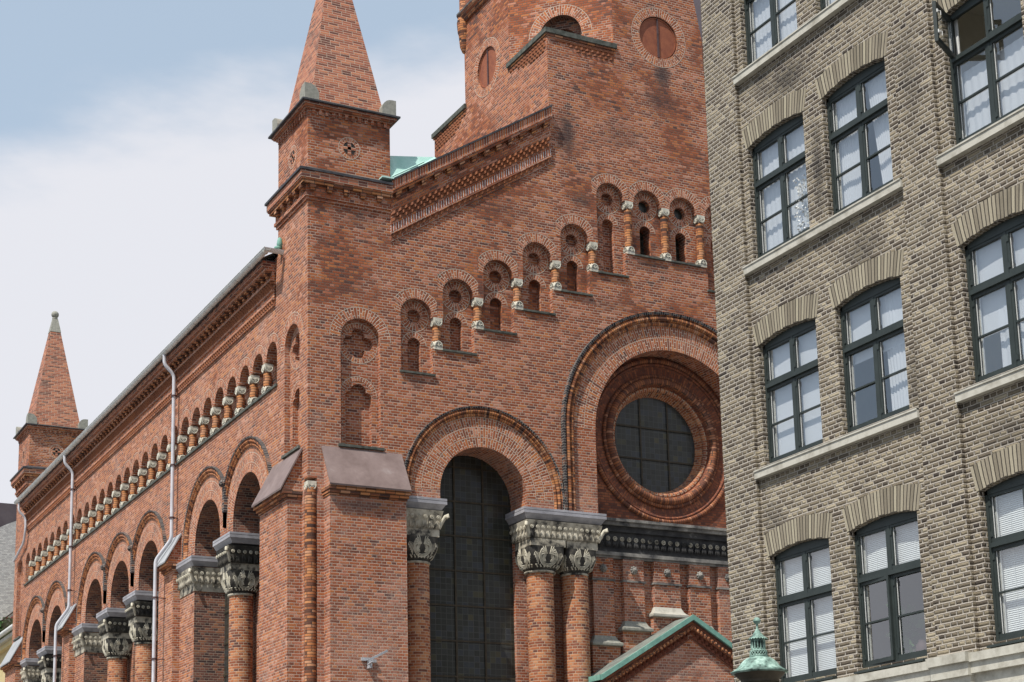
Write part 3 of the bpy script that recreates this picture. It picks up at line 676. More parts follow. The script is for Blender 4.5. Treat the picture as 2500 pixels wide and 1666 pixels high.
# ---- gutter and pipes
mb=MB()
rows=[]
yy=[1.45,29.9]
for y in yy: rows.append([(-.45-.085*cos(a),y,16.86-.085*sin(a)) for a in [PI*i/8 for i in range(9)]])
mb.grid(rows); rows=[[(-.45-.078*cos(a),y,16.86-.078*sin(a)) for a in [PI*i/8 for i in range(9)]][::-1] for y in yy]; mb.grid(rows)
mb.tube([(-.535,1.45,16.862),(-.535,29.9,16.862)],.011,6)
for k in range(56):
    y=1.7+k*.5; mb.tube([(-.45-.09*cos(a),y,16.86-.09*sin(a)) for a in [PI*i/8 for i in range(9)]],.009,4)
rows=[[(x,1.45-.085*cos(a)+.085,16.86-.085*sin(a)) for a in [PI*i/8 for i in range(9)]][::-1] for x in (-.53,-.04)]; mb.grid(rows)
part(mb,'gutter',[M_GUT])
def pipe(y,path,straps):
    mb=MB(); mb.tube(path,.052,12,0); 
    for (x,yy,z) in straps:
        mb.lathe([(.075,z-.025),(.08,z),(.075,z+.025)],x,yy,12,1); mb.box(x,0,yy-.012,yy+.012,z-.01,z+.01,1)
    part(mb,'downpipe',[M_PIPE,M_RUSTD])
def sm(pts,k=4):
    out=[Vector(pts[0])]
    for i in range(1,len(pts)-1):
        a,b,c=Vector(pts[i-1]),Vector(pts[i]),Vector(pts[i+1]); r=min(.12,(a-b).length*.4,(c-b).length*.4)
        p=b+(a-b).normalized()*r; q=b+(c-b).normalized()*r
        for t in range(k+1):
            s=t/k; out.append(p*(1-s)**2+b*2*s*(1-s)+q*s*s)
    out.append(Vector(pts[-1])); return out
for y in (10.03,21.95):
    pipe(y,sm([(-.45,y,16.8),(-.45,y,16.5),(-.17,y-.02,16.22),(-.17,y-.02,11.5),(-.5,y+.35,10.95),(-.5,y+.35,0)]),[(-.17,y-.02,15.6),(-.17,y-.02,13.6),(-.17,y-.02,12.1),(-.5,y+.35,9.9),(-.5,y+.35,8.2)])
mb=MB(); mb.tube(sm([(-.42,29.5,16.8),(-.42,29.5,16.45),(-.15,29.5,16.2),(-.14,29.5,15.75),(-.12,29.9,15.3),(-.12,31.6,14.9)]),.045,10)
part(mb,'downpipe',[M_PIPE])
# gutter end fittings
mb=MB(); mb.lathe([(.0,16.98),(.06,17.02),(.075,17.12),(.05,17.25),(.0,17.3)],-.05,1.75,12); mb.ball((-.12,1.7,16.98),.09,.07,.06)
part(mb,'gutter_end_fitting',[M_COPG])
# ---- buttresses
def buttress(pl,a0,a1,pr,cap,capm,ztop=11.7,zlow=10.72,bpr=None,co=.08,bmat=M_CH):
    mb=MB(); P=pl.P
    def bx(a,b,z0,z1,d0,d1,mi=0,topd=None):
        c=[(a,z0,d1),(b,z0,d1),(b,z0,d0),(a,z0,d0),(a,z1,d1),(b,z1,d1),(b,z1,d0),(a,z1,d0)]
        c=[P(x,z,-d) for x,z,d in c]
        if pl.flip: c=[c[i] for i in (1,0,3,2,5,4,7,6)]
        mb.hexa(c,mi)
    bx(a0,a1,0,zlow-.22,-.0,pr)
    bx(a0-.02,a1+.02,zlow-.22,zlow-.17,0,pr+.03,1)
    bx(a0-.04,a1+.04,zlow-.17,zlow-.1,0,pr+.08,1); bx(a0-.06,a1+.06,zlow-.1,zlow-.01,0,cap-.04,1)
    # sloped brick core under the cap
    c=[P(a0,zlow-.01,-cap+.05),P(a1,zlow-.01,-cap+.05),P(a1,zlow-.01,0),P(a0,zlow-.01,0),P(a0,ztop-.06,-.01),P(a1,ztop-.06,-.01),P(a1,ztop-.06,0),P(a0,ztop-.06,0)]
    if pl.flip: c=[c[i] for i in (1,0,3,2,5,4,7,6)]
    mb.hexa(c)
    o=part(mb,'buttress',[bmat,M_TERRA])
    m=MB(); t=.03; a0-=co-.02; a1+=co-.02
    c=[P(a0,zlow-.03,-cap),P(a1,zlow-.03,-cap),P(a1,ztop-.03,0),P(a0,ztop-.03,0),P(a0,zlow+.01,-cap-.01),P(a1,zlow+.01,-cap-.01),P(a1,ztop+.01,-.02),P(a0,ztop+.01,-.02)]
    if pl.flip: c=[c[i] for i in (1,0,3,2,5,4,7,6)]
    m.hexa(c); m.build('sloped_cap',capm,o); return o
buttress(GAB,.38,2.24,.38,.54,M_COPB)
buttress(SID,.38,2.24,.34,.52,M_COPB,bmat=M_CHS)
for y in (10.12,22.05): buttress(SID,y-.44,y+.44,.2,.46,M_SLATE,11.6,10.78,co=.09,bmat=M_CHS)
buttress(SID,29.75,31.6,.3,.52,M_SLATE,11.7,10.72,bmat=M_CHS)
# ---- columns & capitals
def cap_surface():
    pass
def bell_point(u,z,h,r0,w):
    # u lateral (-1..1) on a face, z 0..h ; returns (a,b)
    t=z/h; s=min(1,t*1.6); s=s*s*(3-2*s); R=r0+(w-r0)*(sin(min(1,t*1.25)*PI/2))**.8; n=2+6*s
    a=u*R; b=(max(R**n-abs(a)**n,0))**(1/n); return a,b
def capital_mesh(w=.46,h=.56,r0=.33,blk=.17):
    mb=MB(); NS=48; rows=[]
    for i in range(13):
        t=i/12; z=h*t; s=min(1,t*1.6); s=s*s*(3-2*s); R=r0+(w-r0)*(sin(min(1,t*1.25)*PI/2))**.8; n=2+6*s
        row=[]
        for j in range(NS):
            a=2*PI*j/NS; c,d=cos(a),sin(a); q=(abs(c)**n+abs(d)**n)**(-1/n); row.append((R*q*c,R*q*d,z))
        rows.append(row)
    mb.grid(rows,None,0,True,closed=True)
    mb.box(-w,w,-w,w,h,h+blk,1)
    dirs=[lambda a,b,z:(a,-b,z),lambda a,b,z:(-b,-a,z),lambda a,b,z:(-a,b,z),lambda a,b,z:(b,a,z)]
    def curve(D,pts,r,rf=None):
        path=[]
        for u,z in pts:
            z=min(max(z,.02),h-.005); uu=max(-.97,min(.97,u/w)); a,b=bell_point(uu,z,h,r0,w); path.append(D(u if abs(u)<w else a,b+.004,z))
        mb.tube(path,r,6,2,rf=rf)
    for D in dirs:
        cz=h*.56
        for R,r in ((.235,.014),(.205,.011),(.178,.01)):
            curve(D,[(R*sin(a),cz-R*cos(a)*1.0) for a in [-2.5+5.0*k/26 for k in range(27)]],r)
        for s in (-1,1):
            for q in range(6):   # shell-like curled leaf: nested hooks
                k=1-q*.15; pts=[]
                for t in [i/12 for i in range(13)]:
                    a=-1.9+3.9*t
                    pts.append((s*(.012+.068*1+.066*k*cos(a)),cz-.035+.085*k*sin(a)-.02*(1-k)))
                curve(D,pts,.009,rf=lambda t:.0105*(1-.45*t))
            for q in range(5):   # fan of leaf blades towards the upper corners
                a=.35+q*.3; pts=[(s*(.03+(.20*sin(a))*t**.8),cz+.06+(.23*cos(a))*t-.05*t*t*(q-1)*.4) for t in [i/6 for i in range(7)]]
                curve(D,pts,.01,rf=lambda t:.009+.006*sin(PI*t))
                pts=[(s*(.25+.03*q+.02*t-.05*t*t),cz-.2+.05*q+.26*t-.04*q*t) for t in [i/6 for i in range(7)]]
                curve(D,pts,.011,rf=lambda t:.013*(1-.6*t))
            pts=[(s*(.05+.16*t),h*.96-.10*t*t) for t in [k/6 for k in range(7)]]
        for s in range(7):
            u=(-.3+.1*s); curve(D,[(u*.8,.06),(u,.12)],.018)
    mb.lathe([(r0-.02,-.06),(r0+.03,-.055),(r0+.05,-.03),(r0+.04,-.005),(r0,.0)],0,0,24,1)
    return mb
cap_me=None
def leaf_frieze(mb,F,a0,a1,z0,z1,d0,d1,step=.155,m=0,m2=1):
    """row of hanging acanthus tips and rosettes on a flaring block"""
    n=max(2,int(round((a1-a0)/step))); st=(a1-a0)/n; H=z1-z0
    for i in range(n):
        a=a0+(i+.5)*st
        p0=F.P(a,z1-.06,d1+.01)
        c=F.P(a,z0+H*.66,d1*.75+d0*.25+.035); 
        R=st*.24
        mb.tube([F.P(a+R*cos(t),z0+H*.62+R*sin(t),d1*.7+d0*.3+.035) for t in [2*PI*k/10 for k in range(11)]],st*.075,5,m2)
        q=F.P(a,z0+H*.62,d1*.7+d0*.3+.04); mb.ball(q,st*.12,n=6,k=4,m=m2)
        for s in (-1,0,1):
            mb.tube([F.P(a+s*st*.1,z0+H*.5,d0+.03),F.P(a+s*st*.2,z0+H*.3,d0+.045),F.P(a+s*st*.26,z0+H*.1,d0+.07),F.P(a+s*st*.2,z0+H*.02,d0+.03)],st*.1,5,m,rf=lambda t:st*(.05+.09*sin(PI*min(1,t+.2))))
        b=F.P(a+st*.5,z0+H*.45,d0+.02); mb.tube([F.P(a+st*.5,z0+H*.1,d0+.02),F.P(a+st*.5,z0+H*.85,(d0+d1)/2+.02)],st*.05,5,m)
def entab(mb,x0,x1,y0,y1,front,left=True,z0=9.98,z1=10.42,fl=.1,m=0,m2=1):
    """flaring carved block between the capital and the abacus; front = fr frame list"""
    mb.hexa([(x0,y0,z0),(x1,y0,z0),(x1,y1,z0),(x0,y1,z0),(x0-fl,y0-fl,z1),(x1+fl,y0-fl,z1),(x1+fl,y1,z1),(x0-fl,y1,z1)],m)
    f=FR((0,y0,0),(1,0,0),(0,0,1),(0,-1,0)); leaf_frieze(mb,f,x0-.05,x1+.05,z0,z1,0,fl,m=m,m2=m2)
    g=FR((x0,0,0),(0,1,0),(0,0,1),(-1,0,0)); leaf_frieze(mb,g,y0-.02,y1,z0,z1,0,fl,m=m,m2=m2)
    for (x,sx) in ((x0,-1),(x1,1)):
        mb.tube([(x+sx*.01,y0-.01,z0+.03),(x+sx*.06,y0-.06,z0+.16),(x+sx*.13,y0-.13,z0+.3),(x+sx*.17,y0-.17,z0+.33),(x+sx*.17,y0-.17,z0+.27)],.045,7,m2)
        mb.ball((x+sx*.15,y0-.15,z0+.29),.05,m=m2)
def abacus(x0,x1,y0,y1,parent,z0=10.46,z1=10.72):
    m=MB(); d=.1
    m.hexa([(x0+d,y0+d,z0),(x1-d,y0+d,z0),(x1-d,y1,z0),(x0+d,y1,z0),(x0+.02,y0+.02,z0+.12),(x1-.02,y0+.02,z0+.12),(x1-.02,y1,z0+.12),(x0+.02,y1,z0+.12)])
    m.box(x0,x1,y0,y1,z0+.12,z0+.19); m.box(x0+.015,x1-.015,y0+.015,y1,z0+.19,z0+.205); m.box(x0,x1,y0,y1,z0+.205,z1)
    return m.build('abacus',M_ABAC,parent)
def column(x,y,r,w,h0=0):
    global cap_me
    mb=MB(); mb.lathe([(r,0),(r,4.2),(r+.0001,9.22)],0,0,28); o=mb.build('column',M_COLB,church,(x,y,0))
    if cap_me is None:
        c=capital_mesh().build('carved_capital',[M_CAPD,M_STONE,M_CREAMS],o); cap_me=c.data
    else:
        c=bpy.data.objects.new('carved_capital',cap_me); COL.objects.link(c); c.parent=o
    c.location=(0,0,9.25); c.scale=(w/.46,w/.46,1.0); return o
# gable: left single, right pair
o=column(2.79,.38,.325,.43); 
mb=MB(); entab(mb,2.3,3.2,-.03,.8,None,m=0,m2=1); mb.build('leaf_frieze',[M_STONE,M_CREAMS],o,(-2.79,-.38,0)); a=abacus(2.262,3.4,-.12,.84,o); a.location=(-2.79,-.38,0)
o=column(6.08,.38,.325,.47); o2=column(7.04,.38,.325,.43)
mb=MB(); entab(mb,5.6,7.48,-.03,.8,None); mb.build('leaf_frieze',[M_STONE,M_CREAMS],o,(-6.08,-.38,0)); a=abacus(5.42,7.7,-.14,.84,o); a.location=(-6.08,-.38,0)
mb=MB(); mb.box(5.6,7.54,.74,1.3,0,10.5); mb.box(2.26,3.26,.74,1.3,0,10.5); mb.box(7.54,7.56,.0,.0,0,1)
part(mb,'recessed_pier',M_CH)
# side columns and piers
first=None
for (ya,yb) in ((5.22,6.25),(13.92,14.98),(17.12,18.18),(25.67,26.73)):
    yc=(ya+yb)/2
    if first is None:
        o=column(.4,yc,.3,.42); m=MB(); entab(m,-.03,.8,-.44,.44,None)
        # frieze seen from the west: rebuild along the side
        m.build('leaf_frieze',[M_CAPD,M_CREAMS],o,(-.4,0,0)); a=abacus(-.14,.84,-.68,.68,o); a.location=(-.4,0,0)
        m=MB(); m.box(.36,.9,-.5,.5,0,10.5); m.build('pier_behind',M_CHS,o,(0,0,0)); first=o
    else:
        c=copy_tree(first,church); c.location=(.4,yc,0)
def pier_cap(ya,yb,x1):
    m=MB(); m.box(-.02,x1,ya-.02,yb,9.78,9.98,0); entab(m,-.02,x1,ya-.02,yb,None,z0=9.98,z1=10.42); o=part(m,'pier_capital',[M_STONE,M_CREAMS]); abacus(-.14,x1,ya-.14,yb,o); return o
for ya,yb in ((8.39,9.66),(20.32,21.6),(28.87,29.74)): pier_cap(ya,yb,.84)
# small moulding stubs on near sides of buttresses
# ---- windows with leaded glass
def church_window(pl,cx,r,zs,d,pan=3,zoff=0):
    m=MB(); w=2*r/pan
    for i in range(1,pan):
        a=cx-r+w*i; zt=zs+math.sqrt(max(r*r-(a-cx)**2,0)); q=[(a-.022,0),(a+.022,0),(a+.022,zt),(a-.022,zt)]; wall(m,pl,q,[],d-.03)
        reveal(m,pl,q[::-1],d-.03,d)
        FRb=None
    z=10.93+.845
    while z>.5:
        hw=r if z<=zs else math.sqrt(max(r*r-(z-zs)**2,0.01)); q=[(cx-hw,z-.02),(cx+hw,z-.02),(cx+hw,z+.02),(cx-hw,z+.02)]; wall(m,pl,q,[],d-.032); z-=.845
    o=part(m,'arched_window',M_BARS)
    m=MB(); wall(m,pl,arched(cx-r-.03,cx+r+.03,0,zs,24),[],d); m.build('leaded_glass',M_LGL,o); return o
church_window(GAB,AX,AR,AZ,.855)
for c in ARCH: church_window(SID,c,SR,SZ,.845)
# ---- rose window
m=MB(); cz=12.98; CX=9.9
def rg(r0,r1,d0,d1,n=64,mi=0,sm=False,rep=1):
    rows=[]; 
    for r,d in ((r0,d0),(r1,d1)): rows.append([GAB.P(CX+r*cos(2*PI*j/n),cz+r*sin(2*PI*j/n),d) for j in range(n)])
    rm=(r0+r1)/2; L=math.hypot(r1-r0,d1-d0)
    m.grid(rows,lambda i,j:(i*min(L,.235)+.003,rm*2*PI*j/n),mi,sm,closed=True)
def torus(R,rt,d,mi=1,n=72,k=10,a0=-PI*.1,a1=PI*1.1):
    rows=[]
    for q in range(k+1):
        a=2*PI*q/k
        rows.append([GAB.P(CX+(R+rt*cos(a))*cos(2*PI*j/n),cz+(R+rt*cos(a))*sin(2*PI*j/n),d-rt*sin(a)) for j in range(n)])
    m.grid(rows,lambda i,j:(i*2*PI*rt/k*.5,R*2*PI*j/n),mi,True,closed=True)
outer=[(RX-RR-.05,10.7),(RX+RR+.05,10.7),(RX+RR+.05,15.4),(RX-RR-.05,15.4)]
wall(m,GAB,outer,[circ(CX,cz,2.18,72)],.6,m=2)
torus(2.13,.06,.58); torus(2.03,.035,.6,0); rg(2.1,1.97,.6,.63,mi=2); rg(1.97,1.74,.63,.66,mi=0); torus(1.72,.05,.63); rg(1.7,1.6,.68,.66)
torus(1.58,.1,.62); rg(1.5,1.44,.66,.74); torus(1.42,.075,.76,3); rg(1.36,1.26,.8,1.0,mi=3,sm=True)
rose=part(m,'rose_window',[M_ROSE,M_TERRA_SHADED,M_ROSE,M_COLB])
m=MB(); wall(m,GAB,circ(CX,cz,1.3,48),[],1.0); m.build('leaded_glass',M_LGL,rose)
m=MB()
for k in (-1,1):
    hw=math.sqrt(1.26**2-.42**2)
    wall(m,GAB,[(CX+k*.42-.02,cz-hw),(CX+k*.42+.02,cz-hw),(CX+k*.42+.02,cz+hw),(CX+k*.42-.02,cz+hw)],[],.97); wall(m,GAB,[(CX-hw,cz+k*.42-.02),(CX+hw,cz+k*.42-.02),(CX+hw,cz+k*.42+.02),(CX-hw,cz+k*.42+.02)],[],.968)
m.build('glazing_bars',M_BARS,rose)
# ---- frieze cornice, pilasters under the rose
m=MB(); xa,xb=7.56,12.24
FG=FR((0,.6,0),(1,0,0),(0,0,1),(0,-1,0))
FG.box(m,xa,xb,10.69,10.76,0,.3,1); FG.box(m,xa,xb,10.6,10.69,0,.24,1); FG.box(m,xa,xb,10.45,10.6,0,.16,0); FG.box(m,xa,xb,10.0,10.45,0,.1,0)
leaf_frieze(m,FG,xa,xb,10.05,10.4,.1,.14,.2,0,2)
FG.box(m,xa,xb,9.9,10.0,0,.12,0); FG.box(m,xa,xb,9.83,9.92,0,.2,1); FG.box(m,xa,xb,9.77,9.83,0,.15,1)
part(m,'frieze_cornice',[M_STOND,M_STONL,M_STONE])
m=MB(); wall(m,GAB,[(7.5,0),(12.3,0),(12.3,9.8),(7.5,9.8)],[],.6); part(m,'lower_wall',M_CH)
for i,(a,b,zb) in enumerate(((7.62,8.21,7.72),(8.5,9.1,8.12),(9.4,10.17,8.52),(10.46,11.08,8.12),(11.34,11.94,7.72))):
    m=MB(); FG.box(m,a,b,zb,9.77,0,.12); FG.box(m,a-.1,b+.1,0,zb-.14,0,.17)
    FG.box(m,a+.0,b-.0,9.68,9.77,.12,.14); o=part(m,'pilaster',M_CH)
    m=MB(); FG.box(m,a-.03,b+.03,9.19,9.24,0,.155); m.build('string_moulding',M_STONL,o)
    m=MB(); cx=(a+b)/2; y=.6-.12; z=9.5
    m.ball((cx,y-.05,z),.065,.06,.065,n=10)
    for k in range(8): t=2*PI*k/8; m.ball((cx+.075*cos(t),y-.025,z+.075*sin(t)),.036,.035,.036,n=6,k=4)
    m.ball((cx,y-.1,z),.028); m.build('rosette',M_STONL,o)
    m=MB(); rows=[]
    for e,d,z in ((.13,.25,zb-.16),(.14,.26,zb-.14),(.14,.26,zb-.09),(.12,.24,zb-.07),(.1,.21,zb-.06),(.05,.175,zb-.01),(.02,.145,zb+.05),(.0,.125,zb+.1)):
        rows.append([(a-e,.6-d,z),(b+e,.6-d,z),(b+e,.6,z),(a-e,.6,z)])
    m.grid(rows,None,0,False,closed=True,cap=True)
    m.build('offset_stone',M_SILL if i==2 else M_GRAN,o)
# ---- porch
m=MB(); ax,az,ey=9.9,8.28,-.45; sl2=.592; hwp=2.62
m.poly([(ax-hwp+.2,-.27,0),(ax+hwp-.2,-.27,0),(ax+hwp-.2,-.27,az-sl2*(hwp-.2)-.18),(ax,-.27,az-.18),(ax-hwp+.2,-.27,az-sl2*(hwp-.2)-.18)])
m.poly([(ax-hwp+.2,-.27,0),(ax-hwp+.2,-.27,6.6),(ax-hwp+.2,.6,6.6),(ax-hwp+.2,.6,0)])
po=part(m,'porch',M_CH)
m=MB()
for s in (-1,1):
    FP=FR((ax,-.27,az-.06),(s,0,-sl2),(0,0,1),(0,-1,0))
    a0=0;a1=hwp
    FP.box(m,a0,a1,-.17,-.05,0,.1,0); FP.box(m,a0,a1,-.27,-.17,0,.13,0)
    n=int(a1/.1)
    for i in range(n):
        p=FP.P((i+.5)*.1,-.22-(.0),.135); m.ball(p,.047,.03,.055,n=8,k=5,m=1)
    FP.teeth(m,a0,a1,-.36,-.28,0,.09,.125,0); FP.teeth(m,a0,a1,-.45,-.37,0,.06,.125,0,.5); FP.box(m,a0,a1,-.5,-.46,0,.02)
m.build('gable_cornice',[M_ROSE,M_TERRA],po)
m=MB()
for s in (-1,1):
    e=ax+s*(hwp+.06); ez=az-sl2*(hwp+.06)
    q=[(ax,ey,az),(e,ey,ez),(e,.6,ez),(ax,.6,az)]
    if s>0: q=q[::-1]
    m.poly(q,m=1); m.poly([(p[0],p[1],p[2]-.09) for p in q][::-1],m=1)
    m.hexa([(ax,ey-.02,az-.1),(e,ey-.02,ez-.1),(e,ey+.03,ez-.1),(ax,ey+.03,az-.1),(ax,ey-.02,az+.03),(e,ey-.02,ez+.03),(e,ey+.03,ez+.03),(ax,ey+.03,az+.03)])
    m.hexa([(e-.0,ey,ez-.1),(e+s*.05,ey,ez-.1),(e+s*.05,.6,ez-.1),(e-.0,.6,ez-.1),(e,ey,ez+.03),(e+s*.05,ey,ez+.03),(e+s*.05,.6,ez+.03),(e,.6,ez+.03)])
m.build('porch_roof',[M_COPG,M_RFG],po)
# ---- tower
mb=MB()
wall(mb,TOW,[(0,17.5),(6.77,17.5),(6.77,ZT),(0,ZT)])
mb.poly([(6.5,6.77,17.5),(6.5,6.77,ZT),(13.3,6.77,ZT),(13.3,6.77,17.5)])
mb.poly([(13.3,0,17.5),(13.3,6.77,17.5),(13.3,6.77,ZT),(13.3,0,ZT)])
TZ=33
OCT=[(8.5,0),(11.3,0),(13.3,2.05),(13.3,4.72),(11.3,6.77),(8.5,6.77),(6.5,4.72),(6.5,2.05)]
# front with disc hole
wall(mb,GAB,[(8.5,ZT),(11.3,ZT),(11.3,TZ),(8.5,TZ)],[circ(9.92,23.94,.6,36)]); reveal(mb,GAB,circ(9.92,23.94,.6,36),0,.12)
wall(mb,TOW,[(2.05,ZT),(4.72,ZT),(4.72,TZ),(2.05,TZ)],[circ(3.37,23.92,.57,36)]); reveal(mb,TOW,circ(3.37,23.92,.57,36),0,.12)
dl=math.hypot(2,2.05)/2
dop=arched(-.575,.575,23.35,23.96,20)
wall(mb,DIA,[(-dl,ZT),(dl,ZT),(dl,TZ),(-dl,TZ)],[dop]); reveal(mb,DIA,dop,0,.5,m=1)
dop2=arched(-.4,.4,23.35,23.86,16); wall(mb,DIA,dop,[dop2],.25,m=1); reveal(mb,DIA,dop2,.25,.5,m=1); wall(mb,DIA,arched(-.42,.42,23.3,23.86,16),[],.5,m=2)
for i in (1,2,3,4,5):
    a,b=OCT[i],OCT[i+1]; mb.poly([(a[0],a[1],ZT),(b[0],b[1],ZT),(b[0],b[1],TZ),(a[0],a[1],TZ)])
tower=part(mb,'octagonal_tower',[M_CH,M_DKB,M_DARKI])
for q in ((GAB,9.92,23.94,.6,.84,0,2*PI,-.003,44),(TOW,3.37,23.92,.57,.8,0,2*PI,-.003,44),(DIA,0,23.96,.575,.86,0,PI,-.003,28)): mb=MB(); ring(mb,*q); mb.build('arch_ring_bricks',M_VOUS,tower)
for pl,c,z,r in ((GAB,9.92,23.94,.575),(TOW,3.37,23.92,.545)):
    m=MB(); wall(m,pl,circ(c,z,r,40),[],.05); reveal(m,pl,circ(c,z,r,40)[::-1],.05,.12)
    # raised rim and strap
    for k in range(40):
        pass
    mould(m,pl,arc(c,z,r,0,2*PI,48),[(-.03,.05),(-.03,.035),(0,.035),(0,.06)],0)
    q=[(c-.025,z-r+.02),(c+.025,z-r+.02),(c+.02,z+r-.02),(c-.02,z+r-.02)]; wall(m,pl,q,[],.02,m=1); reveal(m,pl,q[::-1],.02,.05,m=1)
    m.build('round_plate',[M_RUST,M_RUSTD],tower)
# corner copings
def coping(pts_front):
    pass
m=MB()
m.poly([(6.5,0,ZT),(8.5,0,ZT),(6.5,2.05,ZT)]); 
m.box(6.43,6.72,-.07,2.12,ZT,ZT+.13,0); m.box(6.72,8.57,-.07,.22,ZT,ZT+.13,0)
m.hexa([(6.5,.2,ZT+.02),(8.4,.2,ZT+.02),(8.35,.22,ZT+.02),(6.5,2.0,ZT+.02),(6.5,.2,ZT+.1),(8.4,.2,ZT+.1),(8.35,.22,ZT+.1),(6.5,2.0,ZT+.1)],0)
m.box(6.43,6.72,4.65,6.84,ZT,ZT+.13,0)
m.build('corner_coping',M_COPE,tower)
m=MB()
f1=FR((0,0,0),(1,0,0),(0,0,1),(0,-1,0)); f2=FR((6.5,0,0),(0,1,0),(0,0,1),(-1,0,0))
f1.box(m,6.47,8.53,ZT-.06,ZT,0,.035); f2.box(m,0,2.1,ZT-.06,ZT,0,.035); f2.box(m,4.66,6.8,ZT-.06,ZT,0,.035)
for k in range(5):
    z=ZT-.07-.09*(k+1); e=.16*k
    if k<3: f1.teeth(m,6.75+.3*k,8.5,z,z+.055,0,.035,.15,0,.5*(k%2))
    f2.teeth(m,.05+.4*k*0,2.05-.35*k if k else 2.05,z,z+.055,0,.035,.15,0,.5*(k%2)) if k<4 else None
    f2.teeth(m,4.7+.2*k,6.75,z,z+.055,0,.035,.15,0,.5*(k%2)) if k<4 else None
m.build('cogged_brickwork',M_TERRA,tower)
# string course at z 25.87 round the octagon
m=MB()
def octring(d0,d1,z0,z1,mi=0,hs=None):
    c=(9.9,3.385)
    def off(d):
        # offset octagon
        base=3.4
        out=[]
        for x,y in OCT:
            v=Vector((x-c[0],y-c[1])); out.append((c[0]+v.x*(1+d/3.55),c[1]+v.y*(1+d/3.55)))
        return out
    A=off(d0);B=off(d1)
    for i in range(8):
        j=(i+1)%8
        m.poly([(*A[i],z0),(*A[j],z0),(*B[j],z1),(*B[i],z1)],m=mi)
octring(.0,.06,25.86,25.86); octring(.06,.1,25.86,25.95,1); octring(.1,.16,25.95,26.02,0); octring(.16,.2,26.02,26.1,1); octring(.2,.2,26.1,26.17,2); octring(.2,0,26.17,26.3,2)
for x,y in ((6.5,4.72),):
    m.lathe([(.0,24.95),(.06,25.0),(.12,25.15),(.14,25.35),(.15,25.5),(.18,25.6),(.2,25.9),(.16,26.1),(.12,26.2),(.12,30)],x,y,14,1)
m.build('string_course',[M_CH,M_TERRA,M_BLK],tower)
m=MB(); OCTC=[(x,y,TZ) for x,y in OCT]
for i in range(8): m.poly([OCTC[i],OCTC[(i+1)%8],(9.9,3.385,40)])
m.build('tower_roof',M_RFG,tower)

# ================================================================== GREY HOUSE
HX=1.8
grey=tag(empty('apartment_house',(HX,-13.46,0)),'grey yellow brick apartment house with dark green casement windows at right','apartment house')
def gpart(mb,name,mats,parent=None):
    p=parent or grey
    o=mb.build(name,mats,p)
    q=p; off=Vector((0,0,0))
    while q: off+=q.location; q=q.parent
    o.location=-off; return o
# windows (a1 = far edge, a0 = near edge), z0 sill, zs spring
WN=[]
PAN=[(-18.0,-14.3),(-22.43,-18.73)]
ROW={'A':(14.43,16.32),'B':(11.22,13.1),'C':(7.94,9.84),'D':(4.58,6.53)}
COLS=[(-15.87,-14.45),(-17.75,-16.33),(-20.35,-18.93),(-22.25,-20.83)]
def seg_arc(a0,a1,zs,rise,n=10):
    w=(a1-a0)/2; R=(w*w+rise*rise)/(2*rise); cx=(a0+a1)/2; cz=zs+rise-R; t=math.asin(w/R)
    return [(cx+R*sin(t-2*t*i/n),cz+R*cos(t-2*t*i/n)) for i in range(n+1)],cx,cz,R,t
holes=[]
for r,(z0,zs) in ROW.items():
    for c,(a0,a1) in enumerate(COLS):
        pts,cx,cz,R,t=seg_arc(a0,a1,zs,.085); holes.append(((r,c),[(a0,z0),(a1,z0)]+pts[:]))
ZG=18.6
mb=MB()
for pa,pb in PAN:
    wall(mb,GRY,[(pa,4.47),(pb,4.47),(pb,ZG),(pa,ZG)],[h for k,h in holes if pa<h[0][0]<pb])
for k,h in holes: reveal(mb,GRY,h,0,.24)
for a,b in ((-14.3,-13.46),(-18.73,-18.0),(-23.2,-22.43)):
    mb.box(HX,HX+.3,a,b,4.47,ZG,0,skip='x+')
mb.box(HX+.06,HX+.3,-30,-23.2,4.47,ZG)
mb.poly([(HX,-13.46,0),(HX,-13.46,ZG),(HX+9,-13.46,ZG),(HX+9,-13.46,0)])
gpart(mb,'street_front',M_GR)
for (r,c),h in holes:
    mb=MB(); a0,a1=COLS[c]; z0,zs=ROW[r]; pts,cx,cz,R,t=seg_arc(a0,a1,zs,.085,14)
    n=14; t2=t*1.05
    for i in range(n):
        u0=t2-2*t2*i/n; u1=t2-2*t2*(i+1)/n
        c4=[(R,u0),(R+.36,u0),(R+.36,u1),(R,u1)]
        p=[GRY.P(cx+q*sin(u),cz+q*cos(u),-.004 if q>R+.1 else -.004) for q,u in c4]; uv=[((q-R)*.236/.36*1.0+.002,u*(R+.15)) for q,u in c4]
        mb.poly(p[::-1],uv=uv[::-1])
    gpart(mb,'window_arch_bricks',M_GRV)
# sill bands
for r,(z0,zs) in ROW.items():
    if r=='D': continue
    for pa,pb in PAN:
        m=MB(); m.box(HX-.035,HX+.12,pa-.0,pb+.0,z0-.19,z0-.06); m.hexa([(HX-.035,pa,z0-.06),(HX+.12,pa,z0-.06),(HX+.12,pb,z0-.06),(HX-.035,pb,z0-.06),(HX+.0,pa,z0-.045),(HX+.12,pa,z0-.0),(HX+.12,pb,z0-.0),(HX+.0,pb,z0-.045)])
        m.box(HX-.05,HX+.1,pa,pb,z0-.085,z0-.062)
        gpart(m,'sill_band',M_SILL)
